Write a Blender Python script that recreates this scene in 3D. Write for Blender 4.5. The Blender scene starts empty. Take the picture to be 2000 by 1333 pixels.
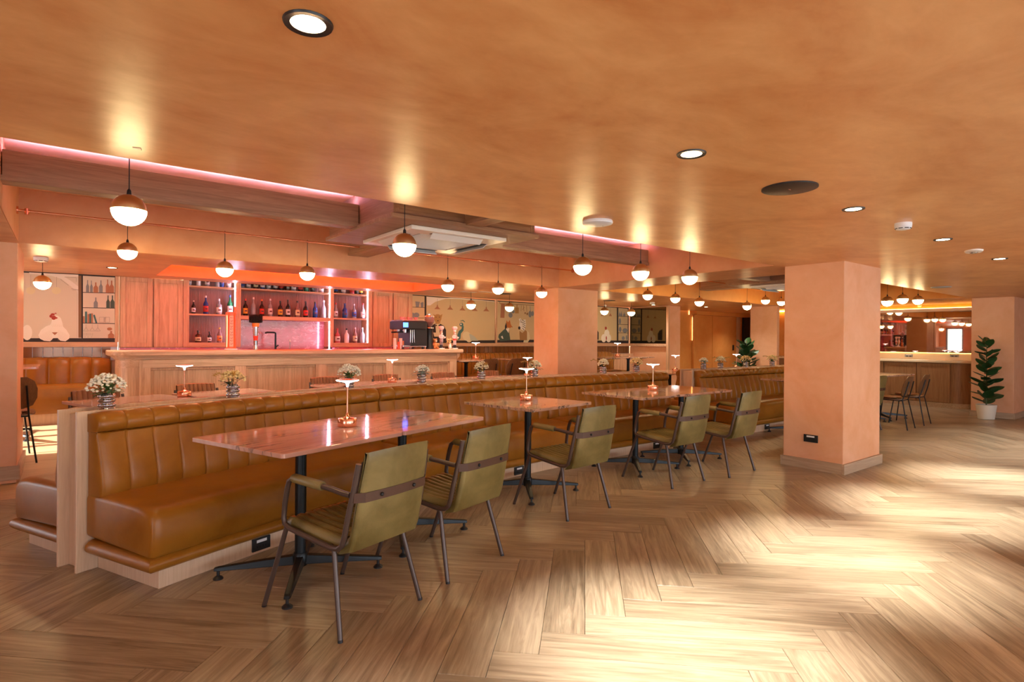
import bpy, math, random
from mathutils import Matrix, Vector
random.seed(7)
PI = math.pi
sc = bpy.context.scene
COL = sc.collection
H = 1.30          # eye height
C = 2.10          # main ceiling height
F_PX = 1122.06
YAW, PIT, ROL = 0.659578598, -0.00166309378, -0.0067361823

# ------------------------------------------------------------------ camera
def cam_axes():
    cy, sy, cp, sp, cr, sr = math.cos(YAW), math.sin(YAW), math.cos(PIT), math.sin(PIT), math.cos(ROL), math.sin(ROL)
    fwd = Vector((sy*cp, cy*cp, sp)); right = Vector((cy, -sy, 0)); down = fwd.cross(right)
    return cr*right + sr*down, -sr*right + cr*down, fwd
RT, DN, FW = cam_axes()
cam = bpy.data.objects.new('camera', bpy.data.cameras.new('camera'))
COL.objects.link(cam)
cam.data.sensor_width = 36; cam.data.lens = F_PX/2000*36; cam.data.clip_start = .05; cam.data.clip_end = 200
cam.matrix_world = Matrix(((RT.x, -DN.x, -FW.x, 0), (RT.y, -DN.y, -FW.y, 0), (RT.z, -DN.z, -FW.z, H), (0, 0, 0, 1)))
sc.camera = cam

# ------------------------------------------------------------------ world, sun, exposure
w = bpy.data.worlds.new('world'); sc.world = w; w.use_nodes = True
bg = w.node_tree.nodes['Background']
bg.inputs[0].default_value = (.86, .93, 1.0, 1); bg.inputs[1].default_value = 2.4
sun = bpy.data.objects.new('sun', bpy.data.lights.new('sun', 'SUN')); COL.objects.link(sun)
sun.data.energy = 11; sun.data.angle = .006; sun.data.color = (1, .93, .8)
sun.rotation_euler = Vector((.86, .0, -.335)).to_track_quat('-Z', 'Y').to_euler()
vs = sc.view_settings
vs.view_transform = 'Standard'; vs.look = 'None'; vs.gamma = 1; vs.use_curve_mapping = False; vs.exposure = 1.3
sc.cycles.use_denoising = True
sc.cycles.max_bounces = 8; sc.cycles.diffuse_bounces = 5; sc.cycles.glossy_bounces = 4
sc.cycles.transmission_bounces = 6; sc.cycles.transparent_max_bounces = 8
sc.cycles.sample_clamp_indirect = 4; sc.cycles.sample_clamp_direct = 0
sc.cycles.caustics_reflective = False; sc.cycles.caustics_refractive = False

# ------------------------------------------------------------------ measuring helpers (a picture point carried onto a plane of the room)
def ray(px, py): return RT*((px-1000)/F_PX) + DN*((py-666.5)/F_PX) + FW
def at_z(px, py, z):
    d = ray(px, py); t = (z-H)/d.z; return (d.x*t, d.y*t)
def at_y(px, py, y):
    d = ray(px, py); t = y/d.y; return (d.x*t, H+d.z*t)
def at_x(px, py, x):
    d = ray(px, py); t = x/d.x; return (d.y*t, H+d.z*t)

# ------------------------------------------------------------------ mesh builder
class MB:
    def __init__(s): s.v = []; s.f = []; s.uv = None
    def box(s, x0, y0, z0, x1, y1, z1, rot=0, org=None):
        b = len(s.v)
        P = [(x, y, z) for z in (z0, z1) for x, y in ((x0, y0), (x1, y0), (x1, y1), (x0, y1))]
        if rot:
            ox, oy = org if org else ((x0+x1)/2, (y0+y1)/2); c, n = math.cos(rot), math.sin(rot)
            P = [(ox+(x-ox)*c-(y-oy)*n, oy+(x-ox)*n+(y-oy)*c, z) for x, y, z in P]
        s.v += P
        s.f += [tuple(b+i for i in q) for q in ((3, 2, 1, 0), (4, 5, 6, 7), (0, 1, 5, 4), (1, 2, 6, 5), (2, 3, 7, 6), (3, 0, 4, 7))]
        return s
    def cbox(s, cx, cy, cz, sx, sy, sz, rot=0): return s.box(cx-sx/2, cy-sy/2, cz-sz/2, cx+sx/2, cy+sy/2, cz+sz/2, rot)
    def tube(s, pts, r, n=10, closed=False, caps=True):
        pts = [Vector(p) for p in pts]; rs = r if isinstance(r, (list, tuple)) else [r]*len(pts)
        b0 = len(s.v); m = len(pts); prev = None
        for i, p in enumerate(pts):
            if closed: t = (pts[(i+1) % m]-pts[i-1])
            else: t = pts[min(i+1, m-1)]-pts[max(i-1, 0)]
            t.normalize()
            if prev is None:
                a = Vector((0, 0, 1)) if abs(t.z) < .9 else Vector((1, 0, 0)); u = t.cross(a).normalized()
            else:
                u = (prev-t*prev.dot(t)).normalized()
            prev = u; v = t.cross(u)
            for k in range(n):
                a = 2*PI*k/n; s.v.append(tuple(p+(u*math.cos(a)+v*math.sin(a))*rs[i]))
        for i in range(m if closed else m-1):
            for k in range(n):
                a = b0+i*n; c = b0+((i+1) % m)*n; s.f.append((a+k, a+(k+1) % n, c+(k+1) % n, c+k))
        if caps and not closed:
            s.f.append(tuple(b0+k for k in range(n-1, -1, -1))); s.f.append(tuple(b0+(m-1)*n+k for k in range(n)))
        return s
    def lathe(s, prof, cx=0, cy=0, cz=0, n=24, mod=None, sx=1, sy=1):
        b = len(s.v); m = len(prof)
        for r, z in prof:
            for k in range(n):
                a = 2*PI*k/n; rr = r*(mod(a, z) if mod else 1); s.v.append((cx+rr*math.cos(a)*sx, cy+rr*math.sin(a)*sy, cz+z))
        for i in range(m-1):
            for k in range(n): s.f.append((b+i*n+k, b+i*n+(k+1) % n, b+(i+1)*n+(k+1) % n, b+(i+1)*n+k))
        if prof[0][0] > 1e-6: s.f.append(tuple(b+k for k in range(n-1, -1, -1)))
        if prof[-1][0] > 1e-6: s.f.append(tuple(b+(m-1)*n+k for k in range(n)))
        return s
    def ball(s, x, y, z, r, n=8, m=5, sz=1):
        return s.lathe([(max(r*math.sin(PI*i/m), 0.0002), -r*sz*math.cos(PI*i/m)) for i in range(m+1)], x, y, z, n)
    def sweep(s, rows, closed=True, caps=True):
        """rows: list of equally long point rings"""
        b = len(s.v); m = len(rows[0])
        for r in rows: s.v += [tuple(p) for p in r]
        for i in range(len(rows)-1):
            for k in range(m if closed else m-1):
                s.f.append((b+i*m+k, b+i*m+(k+1) % m, b+(i+1)*m+(k+1) % m, b+(i+1)*m+k))
        if caps:
            s.f.append(tuple(b+k for k in range(m-1, -1, -1))); s.f.append(tuple(b+(len(rows)-1)*m+k for k in range(m)))
        return s
    def prism(s, poly, y0, y1):
        """polygon of (x, z) extruded along y"""
        return s.sweep([[(x, y0, z) for x, z in poly], [(x, y1, z) for x, z in poly]])
    def build(s, name, mat, parent=None, smooth=False, bevel=0, sub=0, solid=0, uvs=None, seg=2):
        me = bpy.data.meshes.new(name); me.from_pydata(s.v, [], s.f); me.materials.append(mat)
        if smooth: me.polygons.foreach_set('use_smooth', [True]*len(me.polygons))
        me.update()
        o = bpy.data.objects.new(name, me); COL.objects.link(o)
        if parent: o.parent = parent
        import bmesh
        bm = bmesh.new(); bm.from_mesh(me); bmesh.ops.recalc_face_normals(bm, faces=bm.faces[:]); bm.to_mesh(me); bm.free()
        if uvs:
            l = me.uv_layers.new(name='UVMap')
            for p in me.polygons:
                for li, vi in zip(p.loop_indices, p.vertices): l.data[li].uv = uvs[vi]
        if smooth == 'auto':
            try: me.set_sharp_from_angle(angle=math.radians(40))
            except Exception: pass
        if bevel:
            m = o.modifiers.new('b', 'BEVEL'); m.width = bevel; m.segments = seg; m.limit_method = 'ANGLE'; m.angle_limit = math.radians(35)
        if sub:
            m = o.modifiers.new('s', 'SUBSURF'); m.levels = sub; m.render_levels = sub
        return o

def tag(o, label, cat, group=None, kind=None):
    if label: o['label'] = label
    if cat: o['category'] = cat
    if group: o['group'] = group
    if kind: o['kind'] = kind
    return o
def thing(name, label, cat, loc=(0, 0, 0), rz=0, group=None):
    o = bpy.data.objects.new(name, None); COL.objects.link(o); o.location = loc; o.rotation_euler = (0, 0, rz); o.empty_display_size = .1
    return tag(o, label, cat, group)
def struct(o): o['kind'] = 'structure'; return o
KIDS = {}
def copy_tree(o, parent=None):
    c = o.copy(); COL.objects.link(c); c.parent = parent
    for ch in o.children: copy_tree(ch, c)
    return c
def dup(root, loc, rz, label, group=None):
    c = copy_tree(root); c.location = loc; c.rotation_euler = (0, 0, rz); c['label'] = label
    if group: c['group'] = group
    return c

# ------------------------------------------------------------------ materials
MATS = {}
class NT:
    def __init__(s, name):
        s.m = bpy.data.materials.new(name); s.m.use_nodes = True; s.t = s.m.node_tree; s.b = s.t.nodes['Principled BSDF']
    def n(s, t, **k):
        x = s.t.nodes.new(t)
        for a, v in k.items(): setattr(x, a, v)
        return x
    def l(s, a, b): s.t.links.new(a, b)
    def coord(s, kind='Object', scale=(1, 1, 1), loc=(0, 0, 0), rot=(0, 0, 0)):
        tc = s.n('ShaderNodeTexCoord'); mp = s.n('ShaderNodeMapping')
        mp.inputs['Scale'].default_value = scale; mp.inputs['Location'].default_value = loc; mp.inputs['Rotation'].default_value = rot
        s.l(tc.outputs[kind], mp.inputs[0]); return mp.outputs[0]
    def noise(s, vec, scale, detail=4, rough=.55, dist=0):
        x = s.n('ShaderNodeTexNoise'); x.inputs['Scale'].default_value = scale; x.inputs['Detail'].default_value = detail
        x.inputs['Roughness'].default_value = rough; x.inputs['Distortion'].default_value = dist
        s.l(vec, x.inputs['Vector']); return x.outputs['Fac']
    def ramp(s, fac, stops):
        r = s.n('ShaderNodeValToRGB'); e = r.color_ramp.elements
        while len(e) < len(stops): e.new(.5)
        for x, (p, c) in zip(e, stops): x.position = p; x.color = (*c, 1)
        s.l(fac, r.inputs[0]); return r.outputs[0]
    def bump(s, h, strength=.2, dist=.01):
        b = s.n('ShaderNodeBump'); b.inputs['Strength'].default_value = strength; b.inputs['Distance'].default_value = dist
        s.l(h, b.inputs['Height']); s.l(b.outputs[0], s.b.inputs['Normal'])
    def set(s, **k):
        for a, v in k.items(): s.b.inputs[a.replace('_', ' ')].default_value = v
def simple(name, col, rough=.5, metal=0, **k):
    t = NT(name); t.set(Base_Color=(*col, 1), Roughness=rough, Metallic=metal, **k)
    v = t.coord(scale=(9, 9, 9)); f = t.noise(v, 6, 3)
    r = t.n('ShaderNodeMapRange'); r.inputs['To Min'].default_value = max(rough-.05, 0); r.inputs['To Max'].default_value = min(rough+.06, 1)
    t.l(f, r.inputs[0]); t.l(r.outputs[0], t.b.inputs['Roughness']); return t.m
def emis(name, col, st, base=None):
    t = NT(name); t.set(Base_Color=(*(base or col), 1), Emission_Color=(*col, 1), Emission_Strength=st, Roughness=.4); return t.m
def plaster(name, a, b, rough, scale=1.1, stretch=(1, 1, 1), bump=.12):
    t = NT(name); v = t.coord(scale=stretch)
    f = t.noise(v, scale, 7, .62, .8); f2 = t.noise(v, scale*5, 4, .6, .4)
    mx = t.n('ShaderNodeMath', operation='MULTIPLY_ADD'); t.l(f2, mx.inputs[0]); mx.inputs[1].default_value = .35; t.l(f, mx.inputs[2])
    c = t.ramp(mx.outputs[0], [(.42, a), (.66, tuple((x+y)/2 for x, y in zip(a, b))), (.9, b)])
    t.l(c, t.b.inputs['Base Color']); t.set(Roughness=rough)
    t.bump(t.noise(v, scale*9, 5, .6), bump, .004); return t.m
def wood(name, a, b, axis, scale=1.0, rough=.45, contrast=(.3, .72)):
    t = NT(name); st = [14*scale]*3; st[axis] = .8*scale
    v = t.coord(scale=st); f = t.noise(v, 2.2, 7, .6, 1.1); g = t.noise(v, 14, 3, .6)
    mx = t.n('ShaderNodeMath', operation='MULTIPLY_ADD'); t.l(g, mx.inputs[0]); mx.inputs[1].default_value = .3; t.l(f, mx.inputs[2])
    c = t.ramp(mx.outputs[0], [(contrast[0]+.12, b), (contrast[1]+.12, a)])
    t.l(c, t.b.inputs['Base Color']); t.set(Roughness=rough); t.bump(g, .08, .002); return t.m
def leather(name, a, b, rough=.34):
    t = NT(name); v = t.coord(); f = t.noise(v, 3.2, 5, .6, .5)
    c = t.ramp(f, [(.35, a), (.7, b)]); t.l(c, t.b.inputs['Base Color'])
    vo = t.n('ShaderNodeTexVoronoi'); vo.inputs['Scale'].default_value = 260; t.l(v, vo.inputs['Vector'])
    r = t.n('ShaderNodeMapRange'); r.inputs['To Min'].default_value = rough-.06; r.inputs['To Max'].default_value = rough+.1
    t.l(f, r.inputs[0]); t.l(r.outputs[0], t.b.inputs['Roughness'])
    w_ = t.noise(v, 11, 4, .55, .6); ad = t.n('ShaderNodeMath', operation='MULTIPLY_ADD')
    t.l(w_, ad.inputs[0]); ad.inputs[1].default_value = 5; t.l(vo.outputs['Distance'], ad.inputs[2])
    t.bump(ad.outputs[0], .18, .0016); t.set(Specular_IOR_Level=.38); return t.m
def marble(name, base, light, vein, rough=.1, scale=1.0, dirv=(2.4, .35, 1), veinpos=.56):
    t = NT(name); oi = t.n('ShaderNodeObjectInfo'); tc = t.n('ShaderNodeTexCoord')
    cm = t.n('ShaderNodeVectorMath', operation='SCALE'); cmb = t.n('ShaderNodeCombineXYZ')
    for i in range(3): t.l(oi.outputs['Random'], cmb.inputs[i])
    t.l(cmb.outputs[0], cm.inputs[0]); cm.inputs['Scale'].default_value = 37
    ad = t.n('ShaderNodeVectorMath', operation='ADD'); t.l(tc.outputs['Object'], ad.inputs[0]); t.l(cm.outputs[0], ad.inputs[1])
    mp = t.n('ShaderNodeMapping'); mp.inputs['Scale'].default_value = tuple(x*scale for x in dirv); mp.inputs['Rotation'].default_value = (0, 0, .25)
    t.l(ad.outputs[0], mp.inputs[0]); v = mp.outputs[0]
    f = t.noise(v, 1.6, 8, .62, 1.6); g = t.noise(v, 2.7, 6, .6, 2.2)
    c1 = t.ramp(f, [(.3, base), (.55, light), (.75, base)])
    c2 = t.ramp(g, [(veinpos-.03, (0, 0, 0)), (veinpos, (1, 1, 1)), (veinpos+.03, (0, 0, 0))])
    mx = t.n('ShaderNodeMix', data_type='RGBA'); t.l(c2, mx.inputs[0]); t.l(c1, mx.inputs[6]); mx.inputs[7].default_value = (*vein, 1)
    t.l(mx.outputs[2], t.b.inputs['Base Color']); t.set(Roughness=rough, Specular_IOR_Level=.6); return t.m
def glassy(name, col, rough=.05, trans=.85):
    t = NT(name); t.set(Base_Color=(*col, 1), Roughness=rough, Transmission_Weight=trans, IOR=1.45); return t.m

M = {}
M['ceil'] = plaster('ceiling_plaster', (.57, .22, .065), (.84, .47, .21), .36, 1.3, (1.0, 1.6, 1), .10)
M['wall'] = plaster('wall_plaster', (.69, .335, .17), (.80, .46, .29), .6, 1.6)
M['wall_deep'] = plaster('deep_wall_plaster', (.66, .25, .045), (.74, .34, .09), .6, 1.6)
M['recess'] = plaster('recess_paint', (.84, .30, .10), (.88, .36, .14), .55, 2)
M['oak_z'] = wood('oak_upright', (.72, .46, .29), (.46, .26, .145), 2)
M['oak_x'] = wood('oak_lengthways', (.72, .46, .29), (.46, .26, .145), 0)
M['oak_d'] = wood('oak_moulding_shaded', (.60, .35, .20), (.38, .20, .105), 2)  # darker than the other oak: shadow round the bar panels put into the colour
M['oak_pale'] = wood('oak_pale', (.72, .52, .36), (.60, .40, .26), 2, 1.5)
M['beam_x'] = wood('beam_veneer_lengthways', (.42, .26, .17), (.24, .135, .085), 0, .9, .5)
M['beam_y'] = wood('beam_veneer_crossways', (.42, .26, .17), (.24, .135, .085), 1, .9, .5)
M['base'] = wood('baseboard_oak', (.52, .39, .27), (.36, .25, .16), 0, .8, .5)
M['base_y'] = wood('baseboard_oak_side', (.52, .39, .27), (.36, .25, .16), 1, .8, .5)
M['walnut'] = wood('walnut_cabinet', (.33, .17, .075), (.20, .09, .035), 2, 1.2, .4)
M['shellwood'] = wood('walnut_shell', (.22, .10, .04), (.12, .05, .02), 2, 2.0, .35)
M['tan'] = leather('tan_leather', (.255, .09, .007), (.36, .14, .014), .30)
M['olive'] = leather('olive_leather', (.13, .098, .028), (.285, .225, .085), .33)
M['brownl'] = leather('brown_leather', (.22, .075, .03), (.30, .11, .045), .36)
M['tube'] = simple('bronze_tube', (.085, .055, .046), .32, .25)
M['strap'] = simple('brown_strap', (.085, .04, .025), .42, .2)
M['black'] = simple('black_metal', (.018, .022, .026), .38, .6)
M['blackp'] = simple('black_plastic', (.012, .012, .014), .4)
M['copper'] = simple('copper', (.86, .42, .27), .2, 1)
M['brass'] = simple('brushed_brass', (.80, .62, .34), .36, 1)
M['steel'] = simple('steel', (.6, .6, .62), .22, 1)
M['smokeg'] = simple('smoked_chrome_glass', (.42, .41, .45), .07, .92)
M['white'] = simple('white_plastic', (.80, .82, .86), .45)
M['whitew'] = simple('white_lacquer', (.88, .86, .84), .35)
M['grey'] = simple('grey_plastic', (.35, .35, .37), .5)
M['globe'] = emis('lit_opal_glass', (1, .74, .36), 24)
M['lampglow'] = emis('lit_acrylic', (1, .86, .80), 3.6)
M['down'] = emis('lit_downlight', (1, .86, .66), 9)
M['ledw'] = emis('lit_led_white', (.86, .70, 1.0), 22)
M['ledp'] = emis('lit_led_lilac', (.80, .50, 1.0), 20)
M['ledo'] = emis('lit_led_orange', (1, .10, .016), 9)
M['ledy'] = emis('lit_led_amber', (1, .50, .10), 6)
M['marble'] = marble('pink_marble', (.50, .25, .19), (.60, .34, .27), (.22, .14, .12), .07, .8, (.35, 3.2, 1), .62)
M['marble2'] = marble('brown_veined_marble', (.46, .25, .16), (.60, .38, .28), (.08, .06, .045), .08, 1.1, (1.2, 2.6, 1), .56)
M['redmarble'] = marble('rose_marble', (.34, .055, .075), (.50, .13, .17), (.74, .38, .42), .15, 1.0, (1.6, 1.2, 3.2), .60)
M['paper'] = simple('mural_paper', (.66, .60, .52), .7)
M['mirror'] = simple('bronze_mirror', (.42, .30, .24), .0, 1)
M['mirror'].node_tree.nodes['Principled BSDF'].inputs['Roughness'].default_value = .02
for l_ in list(M['mirror'].node_tree.links):
    if l_.to_socket.name == 'Roughness': M['mirror'].node_tree.links.remove(l_)
M['smoked'] = simple('smoked_mirror', (.24, .19, .12), .03, 1)
M['tile'] = simple('brown_mirror_tile', (.20, .085, .03), .12, .25)
M['grout'] = simple('silver_joint', (.55, .52, .55), .35, .3)
M['pot'] = simple('white_pot', (.72, .67, .58), .5)
M['soil'] = simple('soil', (.04, .025, .015), .9)
M['ledge_s'] = simple('stone_counter', (.82, .68, .48), .12)
M['steps'] = wood('oak_floor_rear', (.56, .39, .24), (.40, .26, .15), 0, .9, .4)
M['niche'] = wood('fluted_back', (.34, .17, .14), (.24, .115, .095), 2, 1.4, .5)
M['plinth'] = M['oak_pale']
def paint(name, col, rough=.6):
    if name not in M: M[name] = simple(name, col, rough)
    return M[name]
def leafmat(name, a, b):
    t = NT(name); v = t.coord(scale=(30, 30, 30)); f = t.noise(v, 2, 3)
    t.l(t.ramp(f, [(.3, a), (.7, b)]), t.b.inputs['Base Color']); t.set(Roughness=.38); return t.m
M['leaf'] = leafmat('leaf_dark', (.012, .045, .014), (.03, .09, .025))
M['leaf2'] = leafmat('leaf_mid', (.05, .14, .03), (.13, .24, .06))
M['leaf3'] = leafmat('leaf_greyed', (.16, .22, .17), (.30, .38, .32))
M['gold'] = leafmat('dried_grass', (.35, .19, .03), (.55, .33, .07))
M['petw'] = leafmat('petal_white', (.82, .78, .62), (.92, .90, .80))
M['pety'] = leafmat('petal_yellow', (.80, .58, .20), (.90, .76, .42))
M['petc'] = leafmat('petal_cream', (.80, .72, .46), (.90, .85, .64))
M['stem'] = simple('stem', (.06, .08, .03), .6)

# floor plank material: grain along the plank, a tone of its own per plank
def plank_mat():
    t = NT('oak_plank'); uv = t.n('ShaderNodeUVMap'); uv.uv_map = 'UVMap'
    oi = t.n('ShaderNodeObjectInfo'); ge = t.n('ShaderNodeNewGeometry')
    ad = t.n('ShaderNodeMath', operation='ADD'); t.l(oi.outputs['Random'], ad.inputs[0]); t.l(ge.outputs['Random Per Island'], ad.inputs[1])
    fr = t.n('ShaderNodeMath', operation='FRACT'); t.l(ad.outputs[0], fr.inputs[0]); rnd = fr.outputs[0]
    sc_ = t.n('ShaderNodeMath', operation='MULTIPLY'); t.l(rnd, sc_.inputs[0]); sc_.inputs[1].default_value = 61
    cmb = t.n('ShaderNodeCombineXYZ'); [t.l(sc_.outputs[0], cmb.inputs[i]) for i in range(3)]
    va = t.n('ShaderNodeVectorMath', operation='ADD'); t.l(uv.outputs[0], va.inputs[0]); t.l(cmb.outputs[0], va.inputs[1])
    mp = t.n('ShaderNodeMapping'); mp.inputs['Scale'].default_value = (1.0, 13, 1); t.l(va.outputs[0], mp.inputs[0])
    f = t.noise(mp.outputs[0], 1.8, 7, .62, 1.3)
    mp2 = t.n('ShaderNodeMapping'); mp2.inputs['Scale'].default_value = (3, 70, 1); t.l(va.outputs[0], mp2.inputs[0])
    g = t.noise(mp2.outputs[0], 2.0, 4, .6, .3)
    m1 = t.n('ShaderNodeMath', operation='MULTIPLY_ADD'); t.l(g, m1.inputs[0]); m1.inputs[1].default_value = .3; t.l(f, m1.inputs[2])
    m2 = t.n('ShaderNodeMath', operation='MULTIPLY_ADD'); t.l(rnd, m2.inputs[0]); m2.inputs[1].default_value = .19; t.l(m1.outputs[0], m2.inputs[2])
    c = t.ramp(m2.outputs[0], [(.50, (.16, .118, .075)), (.74, (.31, .24, .16)), (1.0, (.47, .385, .27))])
    vo = t.n('ShaderNodeTexVoronoi'); mp3 = t.n('ShaderNodeMapping'); mp3.inputs['Scale'].default_value = (1.1, 3.2, 1)
    t.l(va.outputs[0], mp3.inputs[0]); t.l(mp3.outputs[0], vo.inputs['Vector']); vo.inputs['Scale'].default_value = 1.6
    k = t.ramp(vo.outputs['Distance'], [(.0, (.30, .22, .16)), (.05, (.75, .7, .66)), (.11, (1, 1, 1))])
    mx = t.n('ShaderNodeMix', data_type='RGBA', blend_type='MULTIPLY'); mx.inputs[0].default_value = .7
    t.l(c, mx.inputs[6]); t.l(k, mx.inputs[7]); t.l(mx.outputs[2], t.b.inputs['Base Color'])
    r = t.n('ShaderNodeMapRange'); r.inputs['To Min'].default_value = .22; r.inputs['To Max'].default_value = .42; t.l(g, r.inputs[0])
    t.l(r.outputs[0], t.b.inputs['Roughness']); t.bump(g, .16, .0012); return t.m
M['plank'] = plank_mat()

# ================================================================== STRUCTURE
# ---- floor: herringbone of separate planks
W_, L_ = .19, 1.02
floor = struct(MB().box(-4.2, -4.2, -.06, 16.2, 9.6, -.0115).build('floor', simple('floor_joint', (.06, .04, .025), .8)))
def plank_mesh(name, g=.0008):
    mb = MB(); b = .0016
    x0, x1, y0, y1 = -L_/2+g, L_/2-g, -W_/2+g, W_/2-g
    rows = [[(x0, y0, -.011), (x1, y0, -.011), (x1, y1, -.011), (x0, y1, -.011)], [(x0, y0, -b), (x1, y0, -b), (x1, y1, -b), (x0, y1, -b)],
            [(x0+b, y0+b, 0), (x1-b, y0+b, 0), (x1-b, y1-b, 0), (x0+b, y1-b, 0)]]
    mb.sweep(rows); return mb
pm = plank_mesh('plank')
proto = pm.build('plank', M['plank'], floor, uvs=[(v[0], v[1]) for v in pm.v])
S2 = math.sqrt(.5)
cands = []
for m in range(-9, 9):
    for k in range(-60, 60):
        for typ in (0, 1):
            u0, v0 = 2.75+k*W_+m*L_, .01+k*W_-m*L_
            if typ == 0: u, v, a = u0+L_/2, v0+W_/2, PI/4
            else: u, v, a = u0-W_/2, v0+L_/2, -PI/4
            x, y = (u+v)*S2, (u-v)*S2
            if not (-4.2 < x < 16 and -3.8 < y < 9.2): continue
            d = Vector((x, y, -H)); fz = d.dot(FW)
            vis = False; dist = d.length
            if fz > .2:
                px, py = 1000+F_PX*d.dot(RT)/fz, 666.5+F_PX*d.dot(DN)/fz
                vis = -150 < px < 2150 and py < 1500
            hidden = y > 4.6 or (x < 5 and (x-4.62)**2+(y+6.04)**2 > 10.6**2)
            cands.append((0 if vis and not hidden else 1, dist, x, y, a))
cands.sort()
first = True
for i, (h_, d_, x, y, a) in enumerate(cands[:290]):
    o = proto if first else proto.copy()
    if not first: COL.objects.link(o)
    first = False
    o.location = (x, y, 0); o.rotation_euler = (0, 0, a + (PI if random.random() < .5 else 0))
rest = MB(); ruv = []
for h_, d_, x, y, a in cands[290:]:
    b = len(rest.v); c, n = math.cos(a), math.sin(a)
    rest.v += [(x+p[0]*c-p[1]*n, y+p[0]*n+p[1]*c, p[2]) for p in pm.v]; ruv += [(p[0], p[1]) for p in pm.v]
    rest.f += [tuple(b+i for i in f) for f in pm.f]
o = rest.build('planks_beyond', M['plank'], floor, uvs=ruv); o['kind'] = 'stuff'

# ---- ceiling slabs round the two coffers
CT = 2.56      # coffer ceiling
cl = MB()
cl.box(-4.2, -4.2, C, 15.2, 3.08, 2.8)
cl.box(-4.2, 3.08, C, -.33, 6.43, 2.8)
cl.box(5.88, 3.08, C, 6.74, 6.43, 2.8)
cl.box(12.45, 3.08, C, 15.2, 6.43, 2.8)
cl.box(-4.2, 6.43, C, .90, 9.12, 2.8); cl.box(.90, 6.43, C, 4.6, 7.28, 2.8); cl.box(.90, 8.62, C, 4.6, 9.06, 2.8); cl.box(4.6, 6.43, C, 16.2, 9.12, 2.8)
ceil = struct(cl.build('ceiling', M['ceil']))
M['wall_mid'] = plaster('coffer_plaster', (.56, .24, .10), (.66, .34, .18), .6, 1.6)
struct(MB().box(-.34, 3.07, CT, 5.89, 6.44, 2.79).build('trim_1', M['wall']))
struct(MB().box(6.73, 3.07, CT, 12.46, 6.44, 2.79).build('trim_2', M['wall_deep']))
struct(MB().box(.89, 7.27, 2.36, 4.61, 8.63, 2.5).build('trim_3', M['recess']))
# walls of the coffers (painted like the walls)
tw = MB()
tw.box(-.345, 3.08, C+.002, -.325, 6.43, CT); tw.box(5.873, 3.08, C+.002, 5.893, 6.43, CT)
tw.box(-.33, 6.42, C+.002, 5.88, 6.44, CT); tw.box(-.33, 3.07, C+.002, 5.88, 3.09, CT)
struct(tw.build('trim_4', M['wall_mid']))
tw = MB(); tw.box(6.73, 3.08, C+.002, 6.75, 6.43, CT); tw.box(12.44, 3.08, C+.002, 12.46, 6.43, CT); tw.box(6.74, 6.42, C+.002, 12.45, 6.44, CT); tw.box(6.74, 3.07, C+.002, 12.45, 3.09, CT)
struct(tw.build('trim_5', M['wall_deep']))
tw = MB(); tw.box(.89, 7.27, C+.002, .91, 8.63, 2.37); tw.box(4.59, 7.27, C+.002, 4.61, 8.63, 2.37); tw.box(.9, 8.61, C+.002, 4.6, 8.63, 2.37); tw.box(.9, 7.27, C+.002, 4.6, 7.29, 2.37)
struct(tw.build('trim_6', M['recess']))

# ---- outer walls
wb = MB(); wb.box(-4.2, -4.25, 0, -2.0, -4.1, C+.1); wb.box(11.0, -4.25, 0, 15.2, -4.1, C+.1); wb.box(-2.0, -4.25, 0, 11.0, -4.1, .25); wb.box(-2.0, -4.25, 2.02, 11.0, -4.1, C+.1)
struct(wb.build('wall_back', M['wall']))
fr = MB()
for k in range(11): fr.box(-2.0+k*1.3-.03, -4.22, .25, -2.0+k*1.3+.03, -4.12, 2.02)
fr.box(-2, -4.22, .25, 11, -4.12, .30); fr.box(-2, -4.22, 1.97, 11, -4.12, 2.02)
struct(fr.build('window_3', M['black']))
t = bpy.data.lights.new('portal', 'AREA'); t.shape = 'RECTANGLE'; t.size = 13; t.size_y = 1.77; t.cycles.is_portal = True
o = bpy.data.objects.new('window_portal_3', t); COL.objects.link(o); o.location = (4.5, -4.1, 1.13); o.rotation_euler = (-PI/2, 0, 0)

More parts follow.
